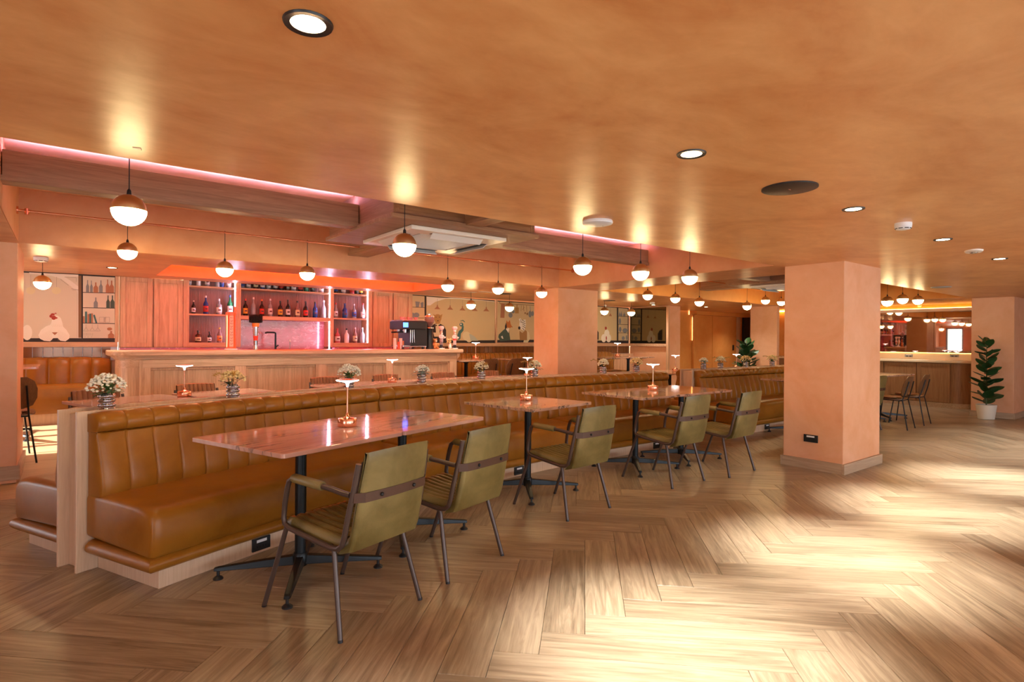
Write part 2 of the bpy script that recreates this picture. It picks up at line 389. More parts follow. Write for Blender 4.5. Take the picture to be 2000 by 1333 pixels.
wr = MB(); wr.box(14.4, -4.2, 0, 14.6, 7.9, C+.05); wr.box(14.4, 7.89, 0, 16.1, 8.0, C+.05); wr.box(15.95, 7.9, 0, 16.1, 9.3, C+.05); struct(wr.build('wall_right', M['wall_deep']))
wl = MB()     # left wall with a tall window opening
wl.box(-4.25, -4.2, 0, -4.1, -2.2, C+.1); wl.box(-4.25, .6, 0, -4.1, 7.0, C+.1); wl.box(-4.25, 8.9, 0, -4.1, 9.6, C+.1)
wl.box(-4.25, -2.2, 2.0, -4.1, .6, C+.1); wl.box(-4.25, 7.0, 2.0, -4.1, 8.9, C+.1)
wl.box(-4.25, -2.2, 0, -4.1, .6, .12); wl.box(-4.25, 7.0, 0, -4.1, 8.9, .12)
struct(wl.build('wall_left', M['wall']))
def window(idx, y0, y1, bars, cols):
    fr = MB(); z0, z1 = .12, 2.0
    for a, b in ((y0, y0+.05), (y1-.05, y1)): fr.box(-4.22, a, z0, -4.12, b, z1)
    fr.box(-4.22, y0, z0, -4.12, y1, z0+.05); fr.box(-4.22, y0, z1-.05, -4.12, y1, z1)
    for k in range(1, bars): fr.box(-4.20, y0, z0+(z1-z0)*k/bars-.022, -4.14, y1, z0+(z1-z0)*k/bars+.022)
    for k in range(1, cols): fr.box(-4.20, y0+(y1-y0)*k/cols-.03, z0, -4.14, y0+(y1-y0)*k/cols+.03, z1)
    w_ = struct(fr.build('window_%d' % idx, M['black']))
    t = bpy.data.lights.new('portal', 'AREA'); t.shape = 'RECTANGLE'; t.size = y1-y0; t.size_y = z1-z0; t.cycles.is_portal = True
    p = bpy.data.objects.new('window_portal_%d' % idx, t); COL.objects.link(p); p.location = (-4.1, (y0+y1)/2, (z0+z1)/2); p.rotation_euler = (0, -PI/2, 0)
window(1, -2.2, .6, 3, 3)
window(2, 7.0, 8.9, 1, 3)

YW = 9.12
# rear wall: mural zones, panelling
bw = MB()
bw.box(-4.2, YW+.03, 0, .53, YW+.2, C+.05); bw.box(.53, 9.42, 0, 4.80, 9.55, 2.6); bw.box(4.80, YW+.03, 0, 10.66, YW+.2, C+.05)
struct(bw.build('wall_rear', M['wall']))
struct(MB().box(.9, 9.05, 2.40, 4.2, 9.5, 2.5).build('trim_7', M['niche']))
struct(MB().box(10.66, YW+.03, 0, 16.1, YW+.2, C+.05).build('wall_rear_far', M['wall_deep']))
struct(MB().box(10.66, 8.05, 0, 11.12, YW+.05, C+.01).build('wall_nook', M['wall']))
# raised floor of the rear seating zone, rising slowly on the left
r = MB(); r.sweep([[(-4.1, 6.0, -.01), (-4.1, 8.5, .28), (-4.1, 9.2, .28), (-4.1, 9.2, -.01)], [(.06, 6.0, -.01), (.06, 8.5, .28), (.06, 9.2, .28), (.06, 9.2, -.01)]])
struct(r.build('floor_rear_left', M['steps']))
struct(MB().box(5.1, 7.15, 0, 10.66, 9.15, .2).build('floor_rear', M['steps']))

# ---- pillars with oak baseboards
def pillar(n, x0, y0, x1, y1, zb=0):
    p = struct(MB().box(x0, y0, zb-.05, x1, y1, C+.005).build('wall_pillar_%d' % n, M['wall'], bevel=.006))
    b = MB(); t = .022; h = .1
    b.box(x0-t, y0-t, zb-.02, x1+t, y0, zb+h); b.box(x0-t, y1, zb-.02, x1+t, y1+t, zb+h)
    struct(b.build('baseboard_%d' % n, M['base'], bevel=.003))
    b = MB(); b.box(x0-t, y0, zb-.02, x0, y1, zb+h); b.box(x1, y0, zb-.02, x1+t, y1, zb+h)
    struct(b.build('baseboard_%d_side' % n, M['base_y'], bevel=.003))
pillar(1, 6.03, 2.46, 6.93, 3.055)
pillar(2, 5.90, 6.47, 6.76, 7.04, 0)
pillar(3, -1.6, 6.47, -.33, 7.3, .10)
pillar(4, 12.45, 6.47, 12.56, 7.10)
pillar(5, 12.80, 2.50, 14.4, 3.09)

# ---- doors at the far end
lint = MB(); lint.box(13.0, 8.90, 2.0, 15.6, YW+.05, C); struct(lint.build('trim_8', M['wall_deep'], bevel=.004))
d1 = struct(MB().box(13.14, 9.08, 0, 13.985, 9.14, 2.0).build('door_1', M['wall_deep'], bevel=.004))
d2 = struct(MB().box(14.0, 9.08, 0, 15.18, 9.14, 2.0).build('door_2', M['wall_deep'], bevel=.004))
MB().box(14.98, 9.05, 1.05, 15.03, 9.08, 1.2).build('door_handle', M['blackp'], d2, bevel=.004)
struct(MB().box(13.985, 9.10, 0, 14.0, 9.145, 2.0).build('trim_9', M['blackp']))
struct(MB().box(15.19, 9.02, 0, 15.30, 9.15, C).build('trim_10', M['oak_z'], bevel=.003))
struct(MB().box(15.58, 9.08, 0, 15.94, 9.14, C).build('dark_gap_panel', M['blackp'], bevel=.003))  # not a door: darkness of the open gap painted as a black panel

# ---- timber frame under the coffer with the air conditioner, and its lilac strips
def coffer_frame(ox, x0, x1, label):
    t = thing('ceiling_beam_frame', label, 'ceiling beams', (0, 0, CT))
    def beam(name, a, b, mat):
        mb = MB(); (ax, ay, az), (bx_, by, bz) = a, b
        e = .012; mb.box(ax, ay, az-CT+.030, bx_, by, 2.462-CT if ay == 4.74 else 0)
        mb.box(ax-e, ay-e, az-CT, bx_+e, by+e, az-CT+.035)
        mb.build(name, mat, t, bevel=.003)
    beam('beam', (x0, 4.74, 2.265), (ox+1.99, 4.86, CT), M['beam_x'])
    beam('beam', (ox+3.44, 4.74, 2.265), (x1, 4.86, CT), M['beam_x'])
    beam('beam', (ox+2.66, 3.1, 2.265), (ox+2.80, 4.10, CT), M['beam_y'])
    beam('beam', (ox+2.58, 5.45, 2.265), (ox+2.80, 6.41, CT), M['beam_y'])
    b = MB(); X0, X1, Y0, Y1 = ox+2.0, ox+3.43, 4.09, 5.46
    for a in ((X0+.05, Y0, X1-.05, Y0+.05), (X0+.05, Y1-.05, X1-.05, Y1)): b.box(a[0], a[1], 2.27-CT, a[2], a[3], 0)
    b.build('box_side', M['beam_x'], t, bevel=.003)
    b = MB()
    for a in ((X0, Y0, X0+.05, Y1), (X1-.05, Y0, X1, Y1)): b.box(a[0], a[1], 2.27-CT, a[2], a[3], 0)
    b.build('box_side', M['beam_y'], t, bevel=.003)
    b = MB(); e = .03; b.box(X0-e, Y0-e, 2.245-CT, X1+e, Y1+e, 2.28-CT); b.build('box_bottom', M['beam_x'], t, bevel=.004)
coffer_frame(0, -.32, 5.87, 'brown wood grained beam frame in the ceiling recess before the bar')
coffer_frame(6.9, 6.76, 12.43, 'brown wood grained beam frame in the farther ceiling recess, left of the big pillar')
def aircon(ox, label):
    t = thing('air_conditioner', label, 'air conditioner', (ox+2.72, 4.72, 2.2435))
    h = .49
    b = MB(); rim = .05
    # frame as four bars
    b.box(-h, -h, -.035, h, -h+.16, 0); b.box(-h, h-.16, -.035, h, h, 0); b.box(-h, -h+.16, -.035, -h+.16, h-.16, 0); b.box(h-.16, -h+.16, -.035, h, h-.16, 0)
    b.build('panel', M['whitew'], t, bevel=.006)
    g = MB(); g.box(-.33, -.33, -.028, .33, .33, -.004); g.build('grille', M['grey'], t)
    gg = MB()
    for i in range(22): gg.box(-.31, -.31+i*.0285, -.034, .31, -.30+i*.0285, -.028)
    o = gg.build('grille_slats', M['white'], t); o['kind'] = 'stuff'
    for k in range(4):
        a = k*PI/2; c, n = math.cos(a), math.sin(a)
        s = MB(); s.box(-.26, -.425, -.0365, .26, -.375, -.030); s.v = [(x*c-y*n, x*n+y*c, z) for x, y, z in s.v]; s.build('air_slot', M['blackp'], t)
        f = MB(); f.box(-.26, -.003, -.065, .26, .003, 0)
        f.v = [(x, y*math.cos(.9)-z*math.sin(.9), y*math.sin(.9)+z*math.cos(.9)) for x, y, z in f.v]
        f.v = [(x*c-(y-.435)*n, x*n+(y-.435)*c, z-.034) for x, y, z in f.v]; f.build('louvre', M['white'], t)
    return t
ac = aircon(0, 'white square cassette air conditioner in the beam frame before the bar')
c = dup(ac, (9.62, 4.72, 2.2435), 0, 'white cassette air conditioner in the far ceiling recess, half hidden by the big pillar')
def led(name, x0, y0, z0, x1, y1, z1, mat, label, group=None):
    o = MB().box(x0, y0, z0, x1, y1, z1).build(name, mat); return tag(o, label, 'light strip', group)
led('light_strip', -.30, 4.80, 2.4622, 1.96, 4.83, 2.465, M['ledp'], 'lilac light strip on top of the ceiling beam, left of the air conditioner')
led('light_strip', 3.50, 4.80, 2.4622, 5.80, 4.83, 2.465, M['ledp'], 'lilac light strip on top of the ceiling beam, right of the air conditioner')
led('light_strip', 6.9, 6.05, 2.462, 12.2, 6.075, 2.470, M['ledy'], 'amber light strip inside the farther ceiling recess')
MB().box(6.8, 6.0, 2.44, 12.4, 6.2, 2.461).build('ceiling_shelf', M['beam_x']); bpy.data.objects['ceiling_shelf']['label'] = 'narrow shelf in the farther ceiling recess carrying an amber light strip'; bpy.data.objects['ceiling_shelf']['category'] = 'shelf'
# ---- banquettes: profiles swept along a curve that straightens out to the right
AC_, AR = (4.62, -6.04), 10.4
TH0 = math.radians(114.05)
ARC = AR*(TH0-PI/2)
def path(l, s):
    if l < ARC:
        th = TH0-l/AR; return (AC_[0]+(AR+s)*math.cos(th), AC_[1]+(AR+s)*math.sin(th))
    return (4.62+(l-ARC), AC_[1]+AR+s)
def l_of_x(x):      # path length whose kick point has this x
    if x >= 4.62: return ARC+x-4.62
    return AR*(TH0-math.acos((x-AC_[0])/AR))
def sweep_path(name, prof, l0, l1, mat, parent, step=.12, smooth=False, mirror=False, bevel=0, fn=None, stations=None):
    n = max(2, int((l1-l0)/step)+1)
    st = stations or [l0+(l1-l0)*i/(n-1) for i in range(n)]
    rows = []
    for l in st:
        P = fn(l) if fn else prof
        rows.append([(*path(l, (1.38-s) if mirror else s), z) for s, z in P])
    return MB().sweep(rows).build(name, mat, parent, smooth=smooth, bevel=bevel)
CH = .142
def chan_stations(l0, l1):
    n = max(1, round((l1-l0)/CH)); w = (l1-l0)/n; out = []
    for i in range(n):
        for u in (.0, .035, .10, .25, .5, .75, .90, .965): out.append((l0+(i+u)*w, u))
    out.append((l1, 0.)); return out
def bench(l0, l1, seams, mirror, label, group):
    x, y = path((l0+l1)/2, 1.38-.3 if mirror else .3)
    t = thing('banquette', label, 'banquette', (0, 0, 0), 0, group)
    sweep_path('plinth', [(0, 0), (0, .105), (.58, .105), (.58, 0)], l0, l1, M['plinth'], t, mirror=mirror, bevel=.002)
    e0 = l0-.065; e1 = l1+.065
    roll = [(-.055+.0-.035*math.cos(a)+.03, .135+.038*math.sin(a)) for a in [PI*1.5-PI*i/8 for i in range(9)]]
    roll = [(.10, .10)]+[(-.02-.04*math.sin(a), .137-.038*math.cos(a)) for a in [PI*i/8 for i in range(9)]]+[(.10, .175)]
    ring = [(-.12, .172)]+[(-.010+.056*math.sin(a), .136+.042*math.cos(a)) for a in [PI*i/9 for i in range(10)]]+[(-.12, .102)]
    A0, A1_, rows = l0-.03, l1+.03, []
    def put(kind, l, s_, sg=0):
        rr_ = []
        for d, z in ring:
            if kind == 'side': q = (l+sg*d, s_)
            elif kind == 'corner': q = (l+sg*d, s_-d)
            else: q = (l, s_-d)
            rr_.append((*path(q[0], (1.38-q[1]) if mirror else q[1]), z))
        rows.append(rr_)
    for s_ in (.555, .3, .13): put('side', A0, s_, -1)
    put('corner', A0, 0, -1)
    n_ = int((A1_-A0-.26)/.12)
    for i in range(n_+1): put('front', A0+.13+(A1_-A0-.26)*i/n_, 0)
    put('corner', A1_, 0, 1)
    for s_ in (.13, .3, .555): put('side', A1_, s_, 1)
    MB().sweep(rows).build('seat_roll', M['tan'], t, smooth='auto')
    cuts = [l0]+[s for s in seams if l0 < s < l1]+[l1]
    for i in range(len(cuts)-1):
        a, b = cuts[i]+.003-(.06 if i == 0 else 0), cuts[i+1]-.003+(.06 if i == len(cuts)-2 else 0); a_, b_ = cuts[i]+.003-(.055 if i == 0 else 0), cuts[i+1]-.003+(.03 if i == len(cuts)-2 else 0)
        def seat(l, a=a, b=b):
            d = min(l-a, b-l); k = 1 if d > .05 else math.sqrt(max(0, 1-(1-d/.05)**2)); q = (1-k)*.035
            P = [(.57, .18+q), (-.02+q*.6, .172+q*.3), (-.045+q, .20+q*.5), (-.050+q, .28), (-.045+q, .36-q*.5), (-.033+q, .395-q), (-.012+q, .415-q), (.03+q, .426-q), (.12, .434-q), (.30, .438-q), (.57, .44-q)]
            return P
        n = int((b-a)/.1); st = [a, a+.004, a+.012, a+.028, a+.05]+[a+.05+(b-a-.1)*j/n for j in range(1, n)]+[b-.05, b-.028, b-.012, b-.004, b]
        sweep_path('seat_cushion', None, a, b, M['tan'], t, smooth='auto', mirror=mirror, fn=seat, stations=st)
        a, b = a_, b_
        sts = chan_stations(a, b); ud = dict(sts)
        def back(l, a=a, b=b):
            u = ud[l]; g = min(u, 1-u); k = math.sqrt(max(0, 1-(1-min(g/.5, 1))**2)); q = .016*k-.012
            d = min(l-a, b-l); e = 0 if d > .06 else .02*(1-math.sqrt(max(0, 1-(1-d/.06)**2)))
            q -= e
            return [(.57, .42), (.43-q, .425), (.42-q, .46), (.425-q, .52), (.445-q, .62), (.470-q, .72), (.482-q*.6, .768), (.492, .774), (.57, .774)]
        sweep_path('backrest', None, a, b, M['tan'], t, smooth='auto', mirror=mirror, fn=back, stations=[s for s, _ in sts])
        def head(l, a=a, b=b):
            u = ud[l]; g = min(u, 1-u); k = math.sqrt(max(0, 1-(1-min(g/.5, 1))**2)); q = .012*k-.009
            d = min(l-a, b-l); e = 0 if d > .06 else .02*(1-math.sqrt(max(0, 1-(1-d/.06)**2)))
            q -= e
            return [(.57, .774), (.492, .776), (.472-q, .784), (.462-q, .80), (.460-q, .825), (.470-q, .853+q*.5), (.492-q*.5, .874+q*.8), (.52, .884+q*.8), (.555, .882+q*.5), (.5835, .872), (.5835, .774)]
        sweep_path('head_roll', None, a, b, M['tan'], t, smooth='auto', mirror=mirror, fn=head, stations=[s for s, _ in sts])
    return t
def divider(l0, l1, label):
    t = thing('ledge_divider', label, 'divider', (0, 0, 0))
    a, b = l0-.10, l1+.10
    sweep_path('front_board', [(.585, 0), (.585, .888), (.603, .888), (.603, 0)], a, b, M['oak_pale'], t, bevel=.002)
    sweep_path('rear_board', [(.777, 0), (.777, .888), (.795, .888), (.795, 0)], a, b, M['oak_pale'], t, bevel=.002)
    sweep_path('ledge', [(.603, 0), (.603, .862), (.777, .862), (.777, 0)], a+.05, b-.05, M['oak_pale'], t, bevel=.002)
    return t
LS = [l_of_x(2.22), l_of_x(4.25)]
E1 = l_of_x(6.42)
bench(0, E1, LS, False, 'long curved tan leather banquette facing the row of olive chairs', 'long banquettes')
bench(0, E1, LS, True, 'tan leather banquette backing onto the long curved one, facing the bar', 'long banquettes')
divider(0, E1, 'pale oak double board ledge between the two long curved banquettes, holding flower vases')
U0, U1 = l_of_x(7.22), l_of_x(11.6)
bench(U0, U1, [l_of_x(9.3)], False, 'farther tan leather banquette left of the big pillar, facing the open floor', 'far banquettes')
bench(U0, U1, [l_of_x(9.3)], True, 'rear side of the farther tan leather banquette, facing the door wall', 'far banquettes')
divider(U0, U1, 'pale oak ledge of the farther banquette, with four vases of flowers')

# ---- sockets
def socket(x, y, z, rz, w, h, label):
    t = thing('power_socket', label, 'socket', (x, y, z), rz)
    MB().box(-w/2, -.012, -h/2, w/2, 0, h/2).build('plate', M['blackp'], t, bevel=.002)
    MB().box(-w*.28, -.0135, h*.16, w*.28, -.012, h*.38).build('charging_slot', M['white'], t)
    b = MB()
    for i in (-1, 1):
        for j in (-1, 1): b.box(i*w*.16-.004+j*.009, -.0132, -h*.26, i*w*.16+.001+j*.009, -.012, -h*.08)
    b.build('socket_holes', M['black'], t)
sy, sz = at_x(1584, 857, 6.03)
socket(6.03, sy, sz, -PI/2, .14, .075, 'black wall socket low on the big pink pillar')
for (px, py), lb in (((510, 1062), 'black socket in the oak plinth behind the first olive chair'), ((1014, 917), 'black socket in the oak plinth behind the third olive chair'), ((1281, 871), 'black socket in the oak plinth behind the fourth olive chair'), ((1497, 832), 'black socket in the oak plinth just left of the big pillar')):
    best = min(((proj_d, l) for l in [i*.02 for i in range(0, 560)] for proj_d in [abs((lambda p: (1000+F_PX*(Vector((p[0], p[1], .055-H)).dot(RT))/(Vector((p[0], p[1], .055-H)).dot(FW))))(path(l, 0))-px)]))
    l = best[1]; p = path(l, 0); q = path(l+.01, 0)
    socket(p[0], p[1], .055, math.atan2(q[1]-p[1], q[0]-p[0]), .12, .075, lb)

# ---- tables
def make_table(top, label):
    t = thing('square_table', label, 'table', (0, 0, 0), 0, 'marble tables')
    b = MB(); h = .395; r = .02; P = []
    for cx, cy, a0 in ((h-r, h-r, 0), (-h+r, h-r, 90), (-h+r, -h+r, 180), (h-r, -h+r, 270)):
        for k in range(5): a = math.radians(a0+k*22.5); P.append((cx+r*math.cos(a), cy+r*math.sin(a)))
    b.sweep([[(x, y, .745) for x, y in P], [(x, y, .768) for x, y in P]])
    b.build('tabletop', top, t, bevel=.003)
    MB().box(-.27, -.27, .732, .27, .27, .745).build('support_plate', M['black'], t, bevel=.003)
    MB().lathe([(.030, .07), (.030, .70), (.045, .712), (.045, .733)], n=20).build('column', M['black'], t, smooth='auto')
    MB().lathe([(.036, .045), (.043, .06), (.043, .10), (.034, .118)], n=20).build('hub', M['black'], t, smooth='auto')
    for k in range(4):
        a = PI/4+k*PI/2; c, n = math.cos(a), math.sin(a)
        m = MB(); rows = []
        for d, w, z0, z1 in ((.02, .026, .055, .105), (.2, .023, .052, .088), (.42, .018, .046, .066), (.44, .014, .046, .062)):
            rows.append([(d, -w, z0), (d, w, z0), (d, w*.75, z1), (d, -w*.75, z1)])
        m.sweep(rows); m.v = [(x*c-y*n, x*n+y*c, z) for x, y, z in m.v]
        arm = m.build('base_arm', M['black'], t, bevel=.003)
        MB().lathe([(.026, 0), (.026, .006), (.018, .014), (.008, .020), (.008, .05)], .42*c, .42*n, 0, 14).build('foot', M['blackp'], arm, smooth='auto')
    return t
R19, R10 = math.radians(19.3), math.radians(10)
T1 = make_table(M['marble'], 'pink marble table at the left end of the long banquette, nearest')
T1.location = (1.03, 3.23, 0); T1.rotation_euler.z = R19
T2 = make_table(M['marble2'], 'brown veined marble table standing alone, third along the long banquette')
T2.location = (3.15, 3.83, 0); T2.rotation_euler.z = R10
dup(T1, (1.03+.79*math.cos(R19)+.006, 3.23+.79*math.sin(R19), 0), R19, 'pink marble table joined to the right of the nearest one')
dup(T2, (4.62, 3.88, 0), math.radians(1.5), 'brown veined marble table, left one of the pair near the big pillar')
dup(T2, (5.415, 3.90, 0), math.radians(1.5), 'brown veined marble table, right one of the pair near the big pillar')
dup(T2, (8.33, 3.98, 0), 0, 'brown table half hidden behind the left edge of the big pillar')
dup(T2, (10.3, 4.0, 0), math.radians(-3), 'brown table right behind the big pillar, left of the wooden shell chairs')
dup(T2, (11.09, 3.95, 0), math.radians(-3), 'brown table at the wooden shell chairs before the mirror counter')
def row2(l, s=2.15): return path(l, s)
def rot_at(l): p, q = path(l, 0), path(l+.01, 0); return math.atan2(q[1]-p[1], q[0]-p[0])
L2 = [l_of_x(v) for v in (1.18, 1.85, 3.01, 3.69, 4.42, 5.19)]
T2L = ['pale edged marble table behind the banquette at far left, under the white flowers', 'marble table behind the banquette, lamp and yellow flowers near it', 'marble table behind the banquette in front of the bar middle', 'marble table behind the banquette, with a lamp before the bar front', 'marble table behind the banquette, left of the middle pillar', 'marble table behind the banquette, in front of the middle pillar']
for l, lb in zip(L2, T2L):
    p = row2(l); dup(T1, (p[0], p[1], 0), rot_at(l), lb)
dup(T2, (at_y(1319, 722, 6.25)[0]-.2, 6.22, 0), 0, 'brown marble table in the gap between the two banquettes, with a lamp')
dup(T2, (at_y(1438, 715, 6.2)[0]-.1, 6.2, 0), 0, 'brown marble table behind the farther banquette, with a lamp')
# rear zone tables on the raised floor
for (x, lb) in ((5.32, 'brown table by the mural bench, right behind the bar end'), (6.55, 'brown table by the mural bench, under the fox mural'), (8.6, 'dark edged table by the mural bench, left one right of the middle pillar'), (9.42, 'dark edged table in the mirror corner by the mural bench')):
    dup(T2, (x, 8.12, .2), 0, lb)
p = dup(T1, (-.62, 8.02, .225), 0, 'small table edge by the tall bench at far left, beside a wooden chair')

# ---- armchairs
def make_armchair(lm, label, group):
    t = thing('armchair', label, 'chair', (0, 0, 0), 0, group)
    tw_ = .0128
    for s in (-1, 1):
        x = s*.225
        P = [(x*.93, -.292, .765), (x*.96, -.272, .66), (x, -.243, .53), (x, -.222, .445), (x, -.208, .405), (x, -.180, .385), (x, -.140, .380), (x, .08, .402), (x, .165, .412), (x, .198, .425), (x, .208, .455), (x, .200, .52), (x, .182, .595), (x, .168, .632), (x, .140, .650), (x, .05, .648), (x, -.13, .640), (x, -.215, .632), (x*.99, -.255, .630)]
        MB().tube(P, tw_, 10).build('side_tube', M['tube'], t, smooth='auto')
        MB().tube([(x, .145, .650), (x, .13, .651), (x, -.06, .644), (x, -.075, .643)], [.014, .0215, .0215, .020], 12).build('arm_pad', lm, t, smooth='auto')
        fl = MB().tube([(x, .185, .412), (s*.236, .345, .004)], tw_*.92, 10).build('leg', M['tube'], t, smooth='auto')
        MB().tube([(s*.2357, .342, .012), (s*.236, .3455, 0)], .0118, 10).build('foot_cap', M['blackp'], fl)
        rl = MB().tube([(x*.9, -.125, .385), (s*.246, -.225, .004)], tw_*.92, 10).build('leg', M['tube'], t, smooth='auto')
        MB().tube([(s*.2459, -.224, .012), (s*.246, -.2255, 0)], .0118, 10).build('foot_cap', M['blackp'], rl)
    MB().tube([(-.225, -.12, .383), (.225, -.12, .383)], .009, 8).tube([(-.225, .12, .405), (.225, .12, .405)], .009, 8).build('cross_tube', M['tube'], t, smooth='auto')
    # L shaped upholstery: seat then back, with channels
    n = 9; w = .206
    def strip(x, y0, z0, y1, z1): pass
    N = n*6+1; xs = [-w+2*w*i/(N-1) for i in range(N)]
    def groove(x):
        u = ((x+w)/(2*w)*n) % 1; g = min(u, 1-u); return .010*math.sqrt(max(0, 1-(1-min(g/.5, 1))**2))
    # seat
    ys = [(.215, .424, .412), (.222, .440, .404), (.205, .452, .402), (.17, .453, .402), (.08, .440, .392), (-.05, .428, .378), (-.15, .425, .370), (-.19, .43, .366)]
    rows = []
    for x in xs:
        ed = min(1, (w-abs(x))/.02); ed = math.sqrt(max(0, 1-(1-ed)**2)); g = groove(x)
        up = [(x, y, z-.010+g*(1 if i > 1 else .3)-(1-ed)*.022) for i, (y, z, zb) in enumerate(ys)]
        dn = [(x, y, zb+(1-ed)*.004) for y, z, zb in reversed(ys)]
        rows.append(up+dn)
    MB().sweep(rows).build('seat', lm, t, smooth='auto')
    # backrest: inner face channelled, outer shell smooth and wrapping under the seat
    prof = [(-.205, .425, -.170, .352), (-.222, .44, -.238, .372), (-.229, .47, -.258, .42), (-.240, .53, -.276, .50), (-.255, .60, -.292, .58), (-.272, .68, -.306, .67), (-.288, .745, -.320, .745), (-.298, .785, -.326, .79), (-.306, .806, -.322, .812)]
    rows = []
    for x in xs:
        ed = min(1, (w-abs(x))/.018); ed = math.sqrt(max(0, 1-(1-ed)**2)); g = groove(x); bow = -.030*(1-(x/w)**2)
        inn = [(x*(1-.07*(z-.42)/.4), y+bow*(z-.4)*2.4+g-.006-(1-ed)*.012, z) for y, z, yb, zb in prof]
        out = [(x*(1-.07*max(0, zb-.42)/.4), yb+bow*max(0, zb-.4)*2.4+(1-ed)*.012, zb) for y, z, yb, zb in reversed(prof)]
        rows.append(inn+out)
    for r_ in rows:
        for q_ in range(len(r_)):
            if r_[q_][2] > .78: r_[q_] = (r_[q_][0], r_[q_][1], r_[q_][2]+.012*(1-(r_[q_][0]/w)**2))
    MB().sweep(rows).build('backrest', lm, t, smooth='auto')
    st = MB(); rows = []
    for i in range(13):
        x = -.222+.444*i/12; bow = -.030*(1-(x/.222)**2); y = -.299+bow*.53
        if abs(x) > .205: y = -.272
        rows.append([(x, y, .598), (x, y-.004, .598), (x, y-.006, .640), (x, y-.002, .640)])
    st.sweep(rows); so = st.build('back_strap', M['strap'], t)
    for s in (-1, 1):
        MB().ball(s*.10, -.3195, .619, .009, 8, 4).build('bolt', M['blackp'], so, smooth=True)
    return t
A1 = make_armchair(M['olive'], 'nearest olive leather armchair, at the left end of the pink tables', 'olive armchairs')
def chair_pos(fl, fr):   # rear feet -> chair origin and turn
    dx, dy = fr[0]-fl[0], fr[1]-fl[1]; a = math.atan2(dy, dx); mx, my = (fl[0]+fr[0])/2, (fl[1]+fr[1])/2
    return (mx-math.sin(a)*.225, my+math.cos(a)*.225, 0), a
loc, a = chair_pos((.93, 2.385), (1.40, 2.54)); A1.location = loc; A1.rotation_euler.z = a
for f, lb in (((( 1.61, 2.62), (2.08, 2.765)), 'second olive leather armchair, at the joint of the pink tables'), (((2.85, 3.01), (3.34, 3.055)), 'third olive leather armchair, at the single brown marble table'), (((4.22, 3.12), (4.70, 3.13)), 'fourth olive leather armchair, at the left table of the far pair'), (((5.0, 3.05), (5.49, 3.075)), 'fifth olive leather armchair, nearest to the big pillar')):
    loc, a = chair_pos(*f); dup(A1, loc, a, lb)
dup(A1, (9.35, 3.62, 0), math.radians(-4), 'olive leather armchair behind the right edge of the big pillar')
B1 = make_armchair(M['brownl'], 'brown leather armchair at the far left table behind the banquette, under the white flowers', 'brown armchairs before the bar')
CL = ['', 'brown leather armchair behind the table lamp, before the left part of the bar', 'brown leather armchair before the bar, behind the green bouquet', 'brown leather armchair before the bar, left of the grey flowers', 'brown leather armchair left of the middle pillar, behind the cream bouquet', 'brown leather armchair close to the middle pillar']
for i, l in enumerate(L2):
    x, y = path(l, 2.15+.45); a = rot_at(l)+PI
    if i == 0: B1.location = (x, y, 0); B1.rotation_euler.z = a
    else: dup(B1, (x, y, 0), a, CL[i])

# ---- wooden shell chairs
def make_shell_chair(label, group):
    t = thing('shell_chair', label, 'chair', (0, 0, 0), 0, group)
    def shell(pr, w0, name, mat, th=.012):
        rows = []
        for (y, z, w) in pr:
            ring = []
            for i in range(9):
                u = -1+2*i/8; ring.append((u*w, y+.02*u*u*(1 if name == 'backrest' else 0), z+(.012*u*u if name == 'seat' else 0)))
            rows.append(ring+[(x, yy-(th if name == 'backrest' else 0), zz-(th if name == 'seat' else 0)) for x, yy, zz in reversed(ring)])
        MB().sweep(rows).build(name, mat, t, smooth='auto')
    shell([(.20, .44, .15), (.19, .455, .19), (.10, .452, .21), (-.05, .442, .205), (-.16, .438, .18), (-.19, .45, .15)], .2, 'seat', M['shellwood'])
    shell([(-.19, .50, .10), (-.195, .53, .17), (-.21, .60, .20), (-.235, .69, .20), (-.26, .76, .175), (-.275, .80, .12)], .2, 'backrest', M['shellwood'])
    MB().lathe([(.15, .462), (.165, .472), (.15, .482)], 0, .02, 0, 20).build('seat_pad', M['brownl'], t, smooth='auto')
    for s in (-1, 1):
        MB().tube([(s*.115, -.268, .72), (s*.13, -.225, .55), (s*.14, -.19, .44), (s*.19, -.27, 0)], .008, 8).build('leg', M['black'], t, smooth='auto')
        MB().tube([(s*.14, .15, .43), (s*.19, .21, 0)], .008, 8).build('leg', M['black'], t, smooth='auto')
    MB().tube([(-.14, -.18, .43), (.14, -.18, .43)], .007, 8).tube([(-.14, .15, .435), (.14, .15, .435)], .007, 8).tube([(-.14, -.18, .43), (-.14, .15, .435)], .007, 8).tube([(.14, -.18, .43), (.14, .15, .435)], .007, 8).build('seat_frame', M['black'], t, smooth='auto')
    return t
S1 = make_shell_chair('dark wooden shell chair right of the big pillar, the nearer of the two', 'wooden shell chairs')
S1.location = (10.0, 3.40, 0); S1.rotation_euler.z = math.radians(3)
dup(S1, (10.77, 3.42, 0), math.radians(3), 'dark wooden shell chair before the mirror counter, farther of the two')
dup(S1, (-.44, 7.15, .13), math.radians(8), 'dark wooden shell chair beside the left pillar, at the tall bench')
for x, lb in ((at_y(938, 710, 7.62)[0], 'wooden shell chair behind the cream bouquet, at the mural bench tables'), (at_y(996, 710, 7.62)[0], 'wooden shell chair left of the middle pillar, at the mural bench tables')):
    dup(S1, (x, 7.62, .2), math.radians(random.uniform(-8, 8)), lb)

